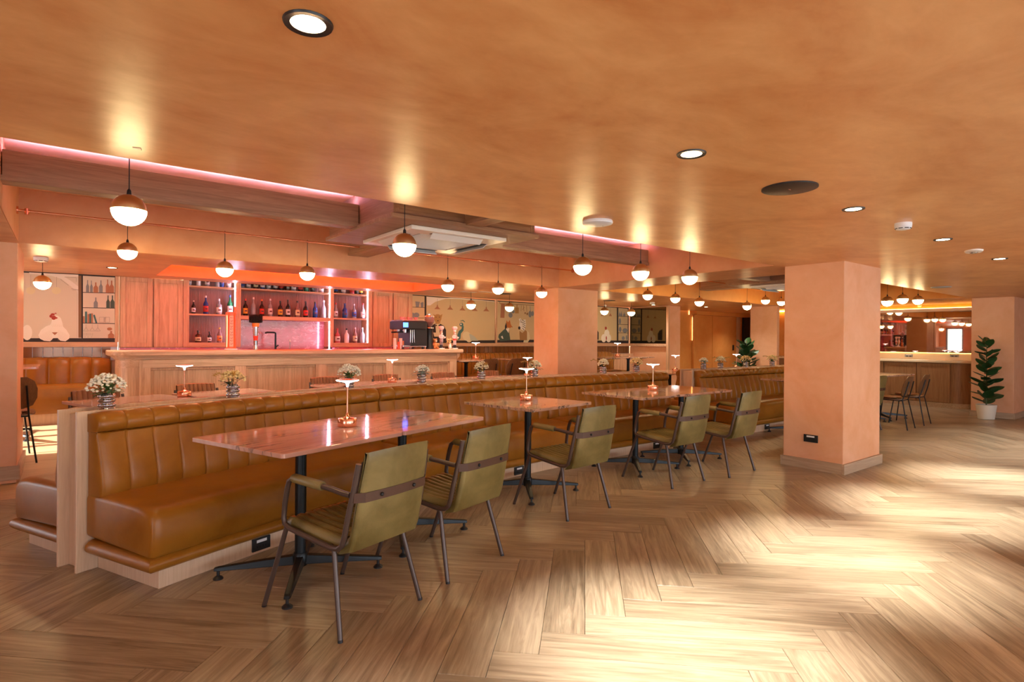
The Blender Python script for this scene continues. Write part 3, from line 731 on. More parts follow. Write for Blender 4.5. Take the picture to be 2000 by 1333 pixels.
# ---- table lamps
def make_lamp(label):
    t = thing('table_lamp', label, 'lamp', (0, 0, 0), 0, 'rechargeable table lamps')
    MB().lathe([(.053, 0), (.056, .004), (.056, .046), (.053, .050), (.022, .053), (.011, .062), (.006, .085)], n=32).build('base', M['copper'], t, smooth='auto')
    MB().lathe([(.0055, .08), (.0048, .15), (.0052, .23), (.0062, .245)], n=14).build('stem', M['copper'], t, smooth='auto')
    sh = MB().lathe([(.0058, .240), (.008, .255), (.014, .266), (.035, .272), (.062, .276), (.068, .280), (.066, .284)], n=32).build('lamp_shade', M['lampglow'], t, smooth='auto')
    MB().lathe([(.066, .284), (.060, .287), (.0002, .288)], n=32).build('cap', M['copper'], sh, smooth='auto')
    return t
LP = make_lamp('copper table lamp on the joint of the two pink tables, nearest')
LP.location = (1.35, 3.37, .768)
TZ = .768
def lamp(px, py, y, zt, lb):
    x, _ = at_y(px, py, y); dup(LP, (x, y, zt), 0, lb)
lamp(1028, 782, 3.93, TZ, 'copper table lamp on the single brown marble table')
lamp(1275, 761, 3.98, TZ, 'copper table lamp on the pair of brown tables near the big pillar')
lamp(360, 771, 5.92, TZ, 'copper table lamp behind the banquette, before the left bar panels')
lamp(766, 742, 6.5, TZ, 'copper table lamp before the right half of the bar')
lamp(1030, 733, 6.4, TZ, 'copper table lamp just left of the middle pillar')
lamp(1319, 722, 6.25, TZ, 'copper table lamp in the gap between the banquettes')
lamp(1438, 715, 6.2, TZ, 'copper table lamp before the far doors')
lamp(929, 705, 8.1, .97, 'small copper lamp on the mural bench table, right of the bar end')
lamp(1206, 699, 8.1, .97, 'small copper lamp on the table under the mirrored mural')

# ---- vases with flowers
def bubble(a, z): return 1+.07*math.cos(a*9)*(1 if int(z/.024) % 2 == 0 else -1)
def make_vase(kind, label, x, y, z, seed):
    rr = random.Random(seed)
    t = thing('flower_vase', label, 'flower vase', (x, y, z), rr.uniform(0, 6), 'vases on the ledges')
    prof = [(.026, 0)]
    for i in range(33):
        zz = .002+.096*i/32; prof.append((.031+.0075*abs(math.sin(PI*zz/.024)), zz))
    prof += [(.030, .098), (.028, .06), (.0005, .055)]
    MB().lathe(prof, n=36, mod=bubble).build('vase', M['smokeg'], t, smooth=True)
    col = {'w': 'petw', 'y': 'pety', 'c': 'petc', 'g': 'petw'}[kind]
    lm = {'w': 'leaf2', 'y': 'leaf', 'c': 'leaf', 'g': 'leaf3'}[kind]
    spread, hgt = {'w': (.085, .085), 'y': (.068, .075), 'c': (.06, .072), 'g': (.055, .06)}[kind]
    P = MB(); n = {'w': 210, 'y': 170, 'c': 170, 'g': 90}[kind]
    for i in range(n):
        a = rr.uniform(0, 2*PI); u = rr.random()**.5; r_ = spread*u; zz = .11+hgt*math.sqrt(max(0, 1-u*u))*rr.uniform(.75, 1.1)
        P.ball(r_*math.cos(a)*1.15, r_*math.sin(a), zz, rr.uniform(.005, .010), 6, 4, .7)
    o = P.build('blossoms', M[col], t, smooth=True); o['kind'] = 'stuff'
    Q = MB()
    def leaf(cx, cy, cz, a, el, ln, wd):
        d = Vector((math.cos(a)*math.cos(el), math.sin(a)*math.cos(el), math.sin(el))); sd = Vector((-math.sin(a), math.cos(a), 0))
        b = len(Q.v); o_ = Vector((cx, cy, cz))
        for k, (f, ww) in enumerate(((0, .08), (.35, 1), (.7, .8), (1, .05))):
            p = o_+d*ln*f+Vector((0, 0, -.25*ln*f*f)); Q.v.extend([tuple(p-sd*wd*ww/2), tuple(p+Vector((0, 0, -.002))), tuple(p+sd*wd*ww/2)])
        for k in range(3):
            i = b+k*3; Q.f.extend([(i, i+1, i+4, i+3), (i+1, i+2, i+5, i+4)])
    for i in range({'w': 34, 'y': 9, 'c': 9, 'g': 22}[kind]):
        a = rr.uniform(0, 2*PI); leaf(.02*math.cos(a), .02*math.sin(a), rr.uniform(.09, .13), a+rr.uniform(-.4, .4), rr.uniform(-.1, 1.0), rr.uniform(.04, .085), rr.uniform(.018, .03))
    o = Q.build('leaves', M[lm], t); o['kind'] = 'stuff'
    if kind in 'yc':
        G = MB()
        for i in range(2):
            a = rr.uniform(0, 2*PI); pts = [(.02*math.cos(a), .02*math.sin(a), .10), (.06*math.cos(a), .06*math.sin(a), .16), (.11*math.cos(a), .11*math.sin(a), .175), (.14*math.cos(a), .14*math.sin(a), .16)]
            G.tube(pts, .0015, 5)
            for k in range(26):
                f = .3+.7*k/26; q = f*3; i0 = min(int(q), 2); p = Vector(pts[i0]).lerp(Vector(pts[i0+1]), q-i0)
                d = Vector((rr.uniform(-1, 1), rr.uniform(-1, 1), rr.uniform(-.3, 1))).normalized()*.018; G.tube([p, p+d], [.0025, .0008], 4)
        o = G.build('dried_grass', M['gold'], t); o['kind'] = 'stuff'
    S = MB()
    for i in range(7):
        a = i*.9; S.tube([(.008*math.cos(a), .008*math.sin(a), .06), (.03*math.cos(a), .03*math.sin(a), .14)], .0014, 5)
    S.build('stems', M['stem'], t); t.scale = (1.12, 1.12, 1.12)
    return t
VS = [(210, 'w', 'bouquet of tiny white blossoms at the left end of the banquette ledge'), (454, 'y', 'yellow hydrangea bouquet with golden grass, behind the pink tables'), (682, 'w', 'green leafy bouquet seen behind the nearest table lamp'), (823, 'g', 'small grey green bouquet below the coffee machine side of the bar'), (940, 'c', 'round cream hydrangea bouquet right of the bar end'), (1044, 'c', 'bouquet with a big green leaf before the middle pillar'), (1178, 'c', 'cream bouquet just right of the middle pillar'), (1243, 'y', 'pale yellow bouquet near the right end of the long banquette'),
      (1374, 'g', 'wide grey green bouquet, first on the farther ledge'), (1407, 'c', 'cream bouquet, second on the farther ledge'), (1456, 'y', 'yellow bouquet before the dark plant on the farther ledge'), (1508, 'y', 'yellow bouquet closest to the big pillar on the farther ledge')]
for i, (px, kind, lb) in enumerate(VS):
    best = None
    for k in range(0, 1200):
        l = -.05+k*.01; p = path(l, .69); v = Vector((p[0], p[1], .9-H)); q = abs(1000+F_PX*v.dot(RT)/v.dot(FW)-px)
        if best is None or q < best[0]: best = (q, p)
    make_vase(kind, lb, best[1][0], best[1][1], .862, 100+i)

# ================================================================== BAR
YB = 7.72
def bx(px): return at_y(px, 710, YB)[0]
bar = thing('bar_counter', 'long oak panelled bar with an orange lit counter and rounded left end', 'bar', (0, 0, 0))
XL, XR = bx(231), bx(890)
def rounded(x0, x1, y0, y1, r, n=10):   # left front corner rounded
    P = [(x0+r-r*math.sin(a), y0+r-r*math.cos(a)) for a in [PI/2*i/n for i in range(n+1)]]
    return [(x1, y0)]+P+[(x0, y1), (x1, y1)]
def slab(name, x0, x1, y0, y1, z0, z1, r, mat, bevel=.004, par=bar):
    P = rounded(x0, x1, y0, y1, r); return MB().sweep([[(x, y, z0) for x, y in P], [(x, y, z1) for x, y in P]]).build(name, mat, par, bevel=bevel, smooth='auto')
slab('body', XL, XR, YB, YB+.55, .08, 1.085, .22, M['oak_z'])
slab('plinth', XL+.03, XR-.02, YB+.03, YB+.5, 0, .09, .2, M['walnut'])
slab('moulding', XL-.02, XR+.02, YB-.022, YB+.56, 1.045, 1.075, .23, M['oak_x'], .008)
slab('countertop', XL-.09, XR+.10, YB-.075, YB+.62, 1.09, 1.15, .26, M['oak_x'], .012)
slab('underside_rail', XL-.05, XR+.05, YB-.045, YB+.58, 1.072, 1.092, .24, M['oak_x'], .006)
br = MB(); br.sweep([[(x, YB-.04, z) for x, z in ((XR, 1.08), (XR+.06, 1.08), (XR+.05, 1.03), (XR, .99))], [(x, YB+.10, z) for x, z in ((XR, 1.08), (XR+.06, 1.08), (XR+.05, 1.03), (XR, .99))]])
br.build('end_bracket', M['oak_z'], bar, bevel=.008)
# stiles, rails, mouldings, fluted panels
SP = [(bx(294), bx(458)), (bx(480), bx(615)), (bx(636), bx(751)), (bx(766), bx(876))]
T_ = .032
edges = [bx(272)]+[v for p in SP for v in p]+[XR]
for i in range(0, len(edges), 2):
    MB().box(edges[i], YB-T_, .12, edges[i+1], YB, 1.045).build('stile', M['oak_z'], bar, bevel=.003)
MB().box(bx(278), YB-T_-.001, .955, XR, YB, 1.045).build('top_rail', M['oak_x'], bar, bevel=.003)
MB().box(bx(278), YB-T_-.001, .10, XR, YB, .19).build('bottom_rail', M['oak_x'], bar, bevel=.003)
for a, b in SP:
    m = MB(); e = .03; z0, z1 = .19, .955
    for q in ((a, z0, b, z0+e), (a, z1-e, b, z1), (a, z0+e, a+e, z1-e), (b-e, z0+e, b, z1-e)): m.box(q[0], YB-.018, q[1], q[2], YB, q[3])
    m.build('panel_moulding', M['oak_d'], bar, bevel=.004)
    f = MB(); x = a+e+.004
    while x < b-e-.008: f.box(x, YB-.006, z0+e, x+.011, YB+.001, z1-e); x += .0155
    o = f.build('fluting', M['oak_z'], bar); o['kind'] = 'stuff'
# curved end panel frame
cf = MB(); R_ = .22
for z0, z1 in ((.12, .19), (.955, 1.045)):
    rows = []
    for i in range(9):
        a = .12+(PI/2-.20)*i/8; c, n = math.sin(a), math.cos(a)
        rows.append([(XL+R_-(R_+d)*n, YB+R_-(R_+d)*c, z) for d, z in ((0, z0), (.014, z0), (.014, z1), (0, z1))])
    cf.sweep(rows)
o = cf.build('end_frame', M['oak_x'], bar, smooth='auto'); o['kind'] = 'stuff'

# ---- wall unit behind the bar
YU = 9.10; YK = 9.40
unit = thing('back_bar_unit', 'tall oak wall unit behind the bar with lit bottle shelves', 'wall unit', (0, 0, 0))
def ux(px): return at_y(px, 610, YU)[0]
def door(px0, px1, z0=1.17, z1=2.10):
    a, b = ux(px0)+.003, ux(px1)-.003; m = MB().box(a, YU+.004, z0, b, YU+.02, z1); d = m.build('door', M['oak_z'], unit)
    s = (b-a)*.2 if b-a < .3 else .06; f = MB()
    f.box(a, YU-.016, z0, a+s, YU+.004, z1); f.box(b-s, YU-.016, z0, b, YU+.004, z1)
    f.box(a+s, YU-.016, z0, b-s, YU+.004, z0+.06); f.box(a+s, YU-.016, z1-.06, b-s, YU+.004, z1); f.build('door_frame', M['oak_z'], d, bevel=.004)
MB().box(ux(233), YU+.02, 0, ux(358), YK+.02, 2.10).build('carcass', M['oak_z'], unit)
MB().box(ux(726), YU+.02, 0, ux(803), YK+.02, 2.10).build('carcass', M['oak_z'], unit)
door(234, 298); door(300, 357); door(728, 766); door(768, 803)
NL, NM, NR = (1.35, 1.95), (2.02, 3.35), (3.41, 4.00)
for x0, x1, z0, z1 in ((ux(358), 1.35, 1.17, 2.5), (1.95, 2.02, 1.17, 2.5), (3.35, 3.41, 1.17, 2.5), (4.0, ux(727), 1.17, 2.5), (1.35, 1.95, 1.17, 1.235), (3.41, 4.0, 1.17, 1.235), (2.02, 3.35, 1.58, 1.635)):
    MB().box(x0, YU, z0, x1, YK, z1).build('frame', M['oak_z'] if x1-x0 < .2 else M['oak_x'], unit, bevel=.002)
for i, (x0, x1, zs) in enumerate(((NL[0], NL[1], (1.62, 2.015)), (NM[0], NM[1], (2.02,)), (NR[0], NR[1], (1.62, 2.025)))):
    for z in zs: MB().box(x0, YU+.012, z, x1, YK, z+.022).build('shelf', M['oak_x'], unit, bevel=.002)
for x0, x1, z0 in ((*NL, 1.2), (*NM, 1.6), (*NR, 1.2)):
    bk = MB().box(x0, YK-.01, z0, x1, YK+.01, 2.5).build('niche_back', M['niche'], unit)
    f = MB(); x = x0
    while x < x1-.01: f.box(x, YK-.018, z0, x+.012, YK-.009, 2.5); x += .021
    o = f.build('fluting', M['niche'], bk); o['kind'] = 'stuff'
MB().box(NM[0], YK-.03, 1.10, NM[1], YK, 1.59).build('splashback', M['redmarble'], unit)
for xa, xb in ((ux(233), NM[0]), (3.41, ux(803))):
    MB().box(xa, YU-.06, .9, xb, YU+.1, 1.165).build('upstand', M['redmarble'], unit)
MB().box(ux(233), 8.75, .88, ux(803), YK, 1.08).build('worktop', M['redmarble'], unit)
MB().box(ux(233), 8.8, 0, ux(803), YK, .88).build('base_cabinet', M['walnut'], unit)
for x, z0, z1 in ((1.937, 1.24, 2.5), (3.337, 1.14, 1.58), (3.337, 1.64, 2.5), (3.987, 1.24, 2.5)):
    led('light_strip', x, YU+.005, z0, x+.011, YU+.017, z1, M['ledw'], {1.937: 'vertical white light strip right of the left bottle niche', 3.987: 'vertical white light strip at the right edge of the right bottle niche'}.get(x, 'vertical white light strip beside the %s' % ('marble splashback' if z0 < 1.2 else 'wide middle bottle niche')))

# ---- bottles
def gl(name, col, trans=.35):
    if name not in M: M[name] = glassy(name, col, .06, trans)
    return M[name]
GC = dict(clear=((.70, .72, .80), .6), dark=((.02, .012, .012), 0), green=((.01, .16, .06), .2), amber=((.22, .07, .015), .2), blue=((.02, .07, .35), .2), pink=((.75, .18, .22), .3), white=((.85, .82, .86), 0), brown=((.10, .035, .02), .1), tint=((.45, .25, .22), .4))
LC = dict(white=(.80, .76, .78), yellow=(.80, .45, .06), red=(.6, .04, .03), orange=(.75, .22, .05), blue=(.04, .10, .40), black=(.02, .02, .02), cream=(.75, .62, .38), none=None)
def bottle(px, zt, zb, g, lab, cap, wpx, lb, y=9.22, sq=False):
    """zt: picture row of the top, zb shelf height"""
    x, z1 = at_y(px, zt, y); h = max(.12, z1-zb) if zt else .24
    w_ = abs(at_y(px+wpx/2, 600, y)[0]-at_y(px-wpx/2, 600, y)[0])/2
    t = thing('bottle', lb, 'bottle', (x, y, zb), 0, 'bottles on the back bar shelves')
    gm = gl('glass_'+g, *GC[g])
    P = [(w_*.94, 0), (w_, .006), (w_, h*.52), (w_*.92, h*.58), (w_*.62, h*.66), (w_*.38, h*.72), (w_*.33, h*.80), (w_*.33, h*.90)]
    if sq: P = [(w_*.94, 0), (w_, .006), (w_, h*.60), (w_*.85, h*.65), (w_*.36, h*.70), (w_*.33, h*.86)]
    MB().lathe(P, n=16).build('glass_body', gm, t, smooth='auto')
    cm = paint('cap_'+cap, LC.get(cap) or (.5, .5, .5), .35)
    MB().lathe([(w_*.37, h*P[-1][1]/h-.002), (w_*.39, h*.90), (w_*.37, h)], n=12).build('cap', cm, t, smooth='auto')
    if LC.get(lab):
        lm = paint('label_'+lab, LC[lab], .55)
        o = MB().lathe([(w_*1.015, h*.12), (w_*1.015, h*.45)], n=16).build('bottle_label', lm, t, smooth=True)
        o2 = MB().box(-w_*.5, -w_*1.05, h*.24, w_*.5, -w_*.86, h*.33).build('label_band', paint('label_band_dark', (.12, .03, .03)) if lab != 'black' else paint('label_white', LC['white']), o)
    return t
ZM, ZLo, ZMm, ZTo = 1.642, 1.236, 1.636, 2.04
BT = [(378, 587, ZM, 'dark', 'white', 'white', 8, 'small dark bottle with white label, far left on the left niche middle shelf'),
      (402, 578, ZM, 'blue', 'red', 'white', 10, 'tall bottle with a blue and red label, second in the left niche'),
      (428, 584, ZM, 'clear', 'white', 'white', 11, 'square clear bottle with a white label, third in the left niche'),
      (449.5, 577, ZM, 'green', 'white', 'blue', 11, 'tall green bottle with a white label, behind the orange beer tower'),
      (387, 646, ZLo, 'brown', 'cream', 'black', 12, 'square amber bottle with a cream label on the bottom shelf, left niche'),
      (409, 648, ZLo, 'dark', 'white', 'black', 8, 'small dark bottle with white label on the bottom shelf, left niche'),
      (429, 640, ZLo, 'tint', 'orange', 'yellow', 10, 'clear bottle of amber drink with orange label, bottom shelf, left niche'),
      (479.5, 584, ZMm, 'dark', 'yellow', 'red', 9, 'dark bottle with a yellow label and red cap, first in the middle niche'),
      (495, 581, ZMm, 'clear', 'none', 'white', 9, 'clear bottle above the black furry tap top, second in the middle niche'),
      (511.5, 585, ZMm, 'dark', 'red', 'orange', 9, 'dark bottle with red label and orange neck, right of the black furry tap top'),
      (528, 584, ZMm, 'clear', 'white', 'white', 9, 'clear bottle with pale label, fourth in the middle niche'),
      (547.5, 588, ZMm, 'dark', 'yellow', 'black', 9, 'dark bottle with yellow label and black cap, fifth in the middle niche'),
      (562.5, 586, ZMm, 'dark', 'white', 'black', 9, 'dark bottle with white label, sixth in the middle niche'),
      (581, 588, ZMm, 'tint', 'cream', 'black', 9, 'brownish clear bottle, seventh in the middle niche'),
      (597, 589, ZMm, 'dark', 'red', 'black', 9, 'dark bottle with red label and black cap, eighth in the middle niche'),
      (615.5, 590, ZMm, 'blue', 'blue', 'black', 9, 'blue bottle with a red banded label, ninth in the middle niche'),
      (632.5, 587, ZMm, 'clear', 'none', 'white', 9, 'plain clear bottle at the right end of the middle niche'),
      (656, 592, ZM, 'clear', 'white', 'red', 7, 'slim clear bottle with white label, first on the right niche middle shelf'),
      (673.5, 593, ZM, 'blue', 'blue', 'blue', 9, 'deep blue bottle, second on the right niche middle shelf'),
      (691.5, 594, ZM, 'clear', 'blue', 'white', 8, 'clear bottle with blue label, third on the right niche middle shelf'),
      (709, 593, ZM, 'clear', 'white', 'red', 8, 'clear bottle with white label and red cap beside the right light strip'),
      (659, 642, ZLo, 'pink', 'white', 'red', 10, 'pink bottle with red cap on the bottom shelf, right niche'),
      (677, 642, ZLo, 'white', 'none', 'black', 9, 'opaque white bottle on the bottom shelf, right niche'),
      (693.5, 640, ZLo, 'tint', 'cream', 'white', 8, 'clear bottle with brownish drink on the bottom shelf, right niche'),
      (708, 640, ZLo, 'clear', 'none', 'white', 9, 'plain clear bottle on the bottom shelf, right niche end')]
for b in BT: bottle(b[0], b[1], b[2], b[3], b[4], b[5], b[6], b[7], sq=b[0] in (428, 387))
GCS = ['clear', 'white', 'green', 'clear', 'blue', 'dark']
for px, g, lab in ((373, 'clear', 'white'), (391, 'white', 'none'), (408, 'clear', 'white'), (428, 'clear', 'none'), (436, 'blue', 'blue'), (450, 'clear', 'white')):
    bottle(px, 0, ZTo, g, lab, 'white', 9, '%s bottle base, top shelf of the left niche, number %s from its left' % (g, {373: 'one', 391: 'two', 408: 'three', 428: 'four', 436: 'five', 450: 'six'}[px]))
for px, g, lab in ((477, 'clear', 'blue'), (489, 'clear', 'white'), (503, 'brown', 'cream'), (516, 'blue', 'white'), (528, 'clear', 'white'), (542, 'dark', 'white'), (553, 'dark', 'red'), (565, 'brown', 'none'), (577, 'clear', 'white'), (590, 'dark', 'red'), (602, 'green', 'none'), (614, 'dark', 'none'), (631, 'clear', 'white')):
    bottle(px, 0, 2.045, g, lab, 'black', 9, '%s bottle base, top shelf of middle niche, above %s' % (g, {477: 'its left end', 489: 'the dark bottle with yellow label', 503: 'the black furry hat', 516: 'the orange necked bottle', 528: 'the pale labelled clear bottle', 542: 'the second yellow label', 553: 'the sixth bottle', 565: 'the gap after the sixth bottle', 577: 'the brownish clear bottle', 590: 'the red labelled eighth bottle', 602: 'the gap before the blue bottle', 614: 'the blue bottle', 631: 'its right end bottle'}[px]))
for px, g, lab in ((659, 'dark', 'blue'), (674, 'clear', 'white'), (691, 'pink', 'red'), (700, 'dark', 'none'), (708, 'dark', 'yellow')):
    bottle(px, 0, 2.05, g, lab, 'black', 8, '%s bottle base, top shelf of right niche, above the %s' % (g, {659: 'slim first bottle', 674: 'deep blue bottle', 691: 'blue labelled bottle', 700: 'gap before the red cap', 708: 'red capped bottle'}[px]))

# ---- beer towers, taps
BZ = 1.152
def bpos(px, y=7.95): return at_y(px, 680, y)[0]
t = thing('beer_tower', 'orange and gold beer tower with dark lettering on the left of the bar', 'beer tap', (bpos(450), 7.92, BZ))
MB().lathe([(.075, 0), (.075, .015), (.05, .02)], n=24).build('base', M['white'], t, smooth='auto')
MB().lathe([(.062, .015), (.058, .12), (.056, .30), (.060, .42), (.064, .47), (.050, .478)], n=28, sx=1, sy=.8).build('column', paint('tower_orange', (.85, .16, .04), .3), t, smooth='auto')
MB().box(-.030, -.056, .04, .018, -.040, .43).build('front_panel', paint('tower_pale', (.9, .52, .38), .35), t, bevel=.006)
MB().box(-.062, -.03, .03, -.040, .02, .44).build('gold_edge', M['brass'], t, bevel=.006)
MB().tube([(.045, -.01, .46), (.045, -.01, .55)], .016, 12).build('tap_handle', paint('tower_orange', (.85, .16, .04), .3), t, smooth='auto')
sw = MB()
for i in range(10):
    z = .075+i*.036; q = 1 if i % 2 else -1
    sw.tube([(-.024, -.0575, z), (-.010, -.0575, z+.010*q), (.006, -.0575, z+.014), (.010, -.0575, z+.004), (-.004, -.0575, z-.006), (-.020, -.0575, z+.016)], .0016, 4)
o = sw.build('script_lettering', paint('letter_red', (.25, .03, .02)), t); o['kind'] = 'stuff'
t = thing('beer_tap', 'slim chrome beer tap wearing a black furry guard hat with an orange face', 'beer tap', (bpos(498), 7.92, BZ))
MB().lathe([(.03, 0), (.028, .02), (.024, .06), (.026, .12)], n=18).build('base', M['steel'], t, smooth='auto')
MB().lathe([(.024, .06), (.026, .12), (.032, .18)], n=18).build('red_section', paint('tap_red', (.75, .05, .02), .3), t, smooth='auto')
MB().lathe([(.030, .17), (.036, .24), (.040, .30)], n=18).build('upper_section', M['steel'], t, smooth='auto')
MB().lathe([(.038, .29), (.045, .32), (.042, .36)], n=18).build('face', paint('tap_face', (.9, .30, .04), .4), t, smooth='auto')
hb = MB(); rr = random.Random(3)
hb.lathe([(.03, .345), (.068, .352), (.075, .39), (.072, .43), (.055, .452), (.0005, .458)], n=18)
for i in range(900):
    a = rr.uniform(0, 2*PI); zz = rr.uniform(.352, .45); q = Vector((.070*math.cos(a), .070*math.sin(a), zz)); hb.tube([q, q+Vector((math.cos(a), math.sin(a), rr.uniform(-.5, .7)))*.014], [.002, .0006], 3, caps=False)
hb.build('furry_hat', paint('fur', (.008, .006, .006), .9), t)
t = thing('sink_faucet', 'dark right angled sink faucet against the rose marble', 'faucet', (at_y(538, 680, 9.0)[0]-.02, 9.0, 1.08))
MB().tube([(.02, 0, 0), (.02, 0, .28), (.02, 0, .30), (0, 0, .31), (-.10, 0, .31), (-.12, 0, .305), (-.12, 0, .29)], .013, 12).build('spout', M['black'], t, smooth='auto')
MB().lathe([(.022, 0), (.022, .05)], .02, 0, 0, 16).build('base', M['black'], t, smooth='auto')
MB().tube([(.02, 0, .09), (.06, -.02, .12)], .008, 8).build('lever', M['black'], t, smooth='auto')
t = thing('small_tap', 'thin upright tap right of the sink faucet', 'faucet', (at_y(566, 680, 9.0)[0], 9.0, 1.08))
MB().tube([(0, 0, 0), (0, 0, .18)], .006, 8).build('stem', M['steel'], t, smooth='auto')
MB().lathe([(.008, .17), (.011, .18), (.011, .20), (.0005, .205)], n=12).build('top', M['whitew'], t, smooth='auto')

# ---- coffee machine, grinder and small things on the right end of the bar
def X8(px, y=8.0): return at_y(px, 680, y)[0]
xa, xb = X8(774), X8(822)
cm_ = thing('espresso_machine', 'black espresso machine with a blue lit display and chrome group heads on the bar', 'coffee machine', ((xa+xb)/2, 8.02, BZ)); hw = (xb-xa)/2
MB().box(-hw*.35, -.22, .05, hw, .20, .40).build('body', M['blackp'], cm_, bevel=.01)
MB().box(-hw, -.24, .30, hw*.9, .22, .43).build('head', M['blackp'], cm_, bevel=.014)
MB().box(-hw*.9, -.20, .43, hw*.9, .20, .445).build('cup_tray', M['steel'], cm_, bevel=.004)
MB().box(-hw*.9, -.2, .03, hw, .2, .06).build('drip_tray', M['steel'], cm_, bevel=.004)
for sx in (-.8, .8):
    for yy in (-.16, .16): MB().lathe([(.02, 0), (.016, .04)], sx*hw, yy, 0, 12).build('foot', M['blackp'], cm_, smooth='auto')
ds = MB().box(-hw*1.0, -.25, .33, -hw*.62, -.241, .40).build('display', emis('lit_display', (.05, .14, 1), 2.5), cm_)
for k in range(2):
    yy = -.12+k*.2
    g = MB().lathe([(.035, .25), (.038, .30)], -hw*.55, yy, 0, 16).build('group_head', M['steel'], cm_, smooth='auto')
    MB().tube([(-hw*.55, yy, .262), (-hw*1.15, yy, .255)], [.011, .014], 10).build('portafilter_handle', M['blackp'], g, smooth='auto')
for k in range(3): MB().tube([(-hw*.4+k*.03, -.23, .29), (-hw*.4+k*.03, -.235, .20), (-hw*.4+k*.035, -.23, .10)], .006, 8).build('steam_wand', M['steel'], cm_, smooth='auto')
for k in range(5): tag(MB().lathe([(.022, 0), (.030, .03), (.032, .045), (.030, .045), (.02, .005)], X8(783+k*7), 7.98+.05*(k % 2), BZ+.446, 16).build('coffee_cup', paint('cup_pink', (.75, .35, .36), .3), smooth='auto'), 'small pinkish cup on the espresso machine, %s from the left' % ('first', 'second', 'third', 'fourth', 'fifth')[k], 'cup', 'cups on the espresso machine')
gr = thing('coffee_grinder', 'black coffee grinder with a clear bean hopper right of the espresso machine', 'coffee grinder', (X8(832), 7.90, BZ))
MB().lathe([(.07, 0), (.072, .02), (.055, .05), (.055, .30), (.065, .32)], n=24).build('body', M['blackp'], gr, smooth='auto')
MB().lathe([(.066, .32), (.070, .325), (.066, .335)], n=24).build('collar', M['steel'], gr, smooth='auto')
MB().lathe([(.03, .335), (.045, .36), (.075, .43), (.075, .50)], n=24).build('hopper', gl('hopper', (.55, .35, .33), .7), gr, smooth='auto')
MB().lathe([(.028, .338), (.043, .36), (.068, .42), (.0005, .425)], n=20).build('beans', paint('beans', (.13, .03, .02), .5), gr, smooth='auto')
MB().lathe([(.077, .50), (.070, .52), (.03, .53), (.03, .55), (.0005, .555)], n=20).build('lid', M['steel'], gr, smooth='auto')
def cupstack(px, ptop, col, label, r=.026, y=7.9):
    x = X8(px, y); h = max(.07, at_y(px, ptop, y)[1]-BZ); m = MB(); n = max(3, int(h/.016)); P = [(r*.7, 0)]
    for i in range(n): z = h*i/n; P += [(r*.86, z), (r, z+h/n*.8), (r, z+h/n*.99)]
    P.append((r*.6, h)); m.lathe(P, n=16, cx=0)
    o = m.build('cup_stack', col, smooth='auto'); o.location = (x, y, BZ); tag(o, label, 'cup stack')
cupstack(771, 661, paint('cup_paper', (.85, .70, .68)), 'tall white paper cup stack left of the espresso machine')
cupstack(778.5, 668, paint('cup_red', (.80, .12, .06)), 'short red and orange cup stack between two white ones', .02)
cupstack(782.5, 661, paint('cup_paper', (.85, .70, .68)), 'white paper cup stack at the left foot of the espresso machine')
cupstack(787, 666, paint('cup_orange', (.85, .25, .10)), 'orange cup stack against the espresso machine', .016)
cupstack(801, 671, paint('cup_pale', (.75, .45, .40)), 'small pink cup stack in front of the espresso machine', .016)
cupstack(830.5, 656, paint('cup_mix', (.85, .35, .20)), 'orange and white stack of little cups right of the grinder', .018)
cupstack(835.5, 656, M['steel'], 'narrow silver stack of tumblers right of the grinder', .02)
cupstack(841.5, 648, M['copper'], 'tall copper coloured stack of tumblers right of the grinder', .034)
def nutcracker(px, ptop, skirt, label, red):
    y = 7.93; x = X8(px, y); k = (at_y(px, ptop, y)[1]-BZ)/.40
    t = thing('nutcracker_figure', label, 'figurine', (x, y, BZ), 0, 'wooden chef nutcrackers'); t.scale = (k, k, k)
    pk = paint('nut_pale', (.86, .62, .60)); bk = M['blackp']; rd = paint('nut_red', (.72, .05, .05))
    MB().box(-.05, -.035, 0, .05, .035, .016).build('base', M['whitew'], t, bevel=.003)
    for s in (-1, 1):
        MB().lathe([(.014, .016), (.013, .07)], s*.016, 0, 0, 12).build('boot', bk, t, smooth='auto')
        MB().lathe([(.013, .07), (.015, .15)], s*.016, 0, 0, 12).build('leg', pk if red else skirt, t, smooth='auto')
        MB().tube([(s*.036, 0, .235), (s*.048, -.01, .20), (s*.030, -.035, .185)], [.011, .010, .009], 10).build('arm', pk, t, smooth='auto')
    MB().lathe([(.034, .12 if not red else .15), (.032, .17), (.028, .185)], n=16).build('apron', skirt, t, smooth='auto')
    MB().lathe([(.028, .18), (.034, .21), (.034, .24), (.018, .252)], n=16).build('jacket', pk, t, smooth='auto')
    hd = MB().lathe([(.016, .25), (.023, .262), (.024, .30), (.018, .312)], n=16).build('head', paint('nut_face', (.75, .45, .33)), t, smooth='auto')
    MB().box(-.014, -.028, .262, .014, -.020, .276).build('mouth', M['whitew'], hd); MB().box(-.012, -.027, .290, -.006, -.021, .296).build('eye', bk, hd); MB().box(.006, -.027, .290, .012, -.021, .296).build('eye', bk, hd)
    MB().lathe([(.026, .312), (.025, .335)], n=16).build('hat_band', skirt if not red else M['whitew'], t, smooth='auto')
    MB().lathe([(.025, .332), (.042, .35), (.047, .37), (.040, .39), (.02, .40), (.0005, .402)], n=16, mod=lambda a, z: 1+.05*math.cos(a*7)).build('chef_hat', pk, t, smooth='auto')
    MB().tube([(.03, -.04, .20), (.055, -.045, .20)], [.006, .016], 8).build('spoon', M['whitew'], t, smooth='auto')
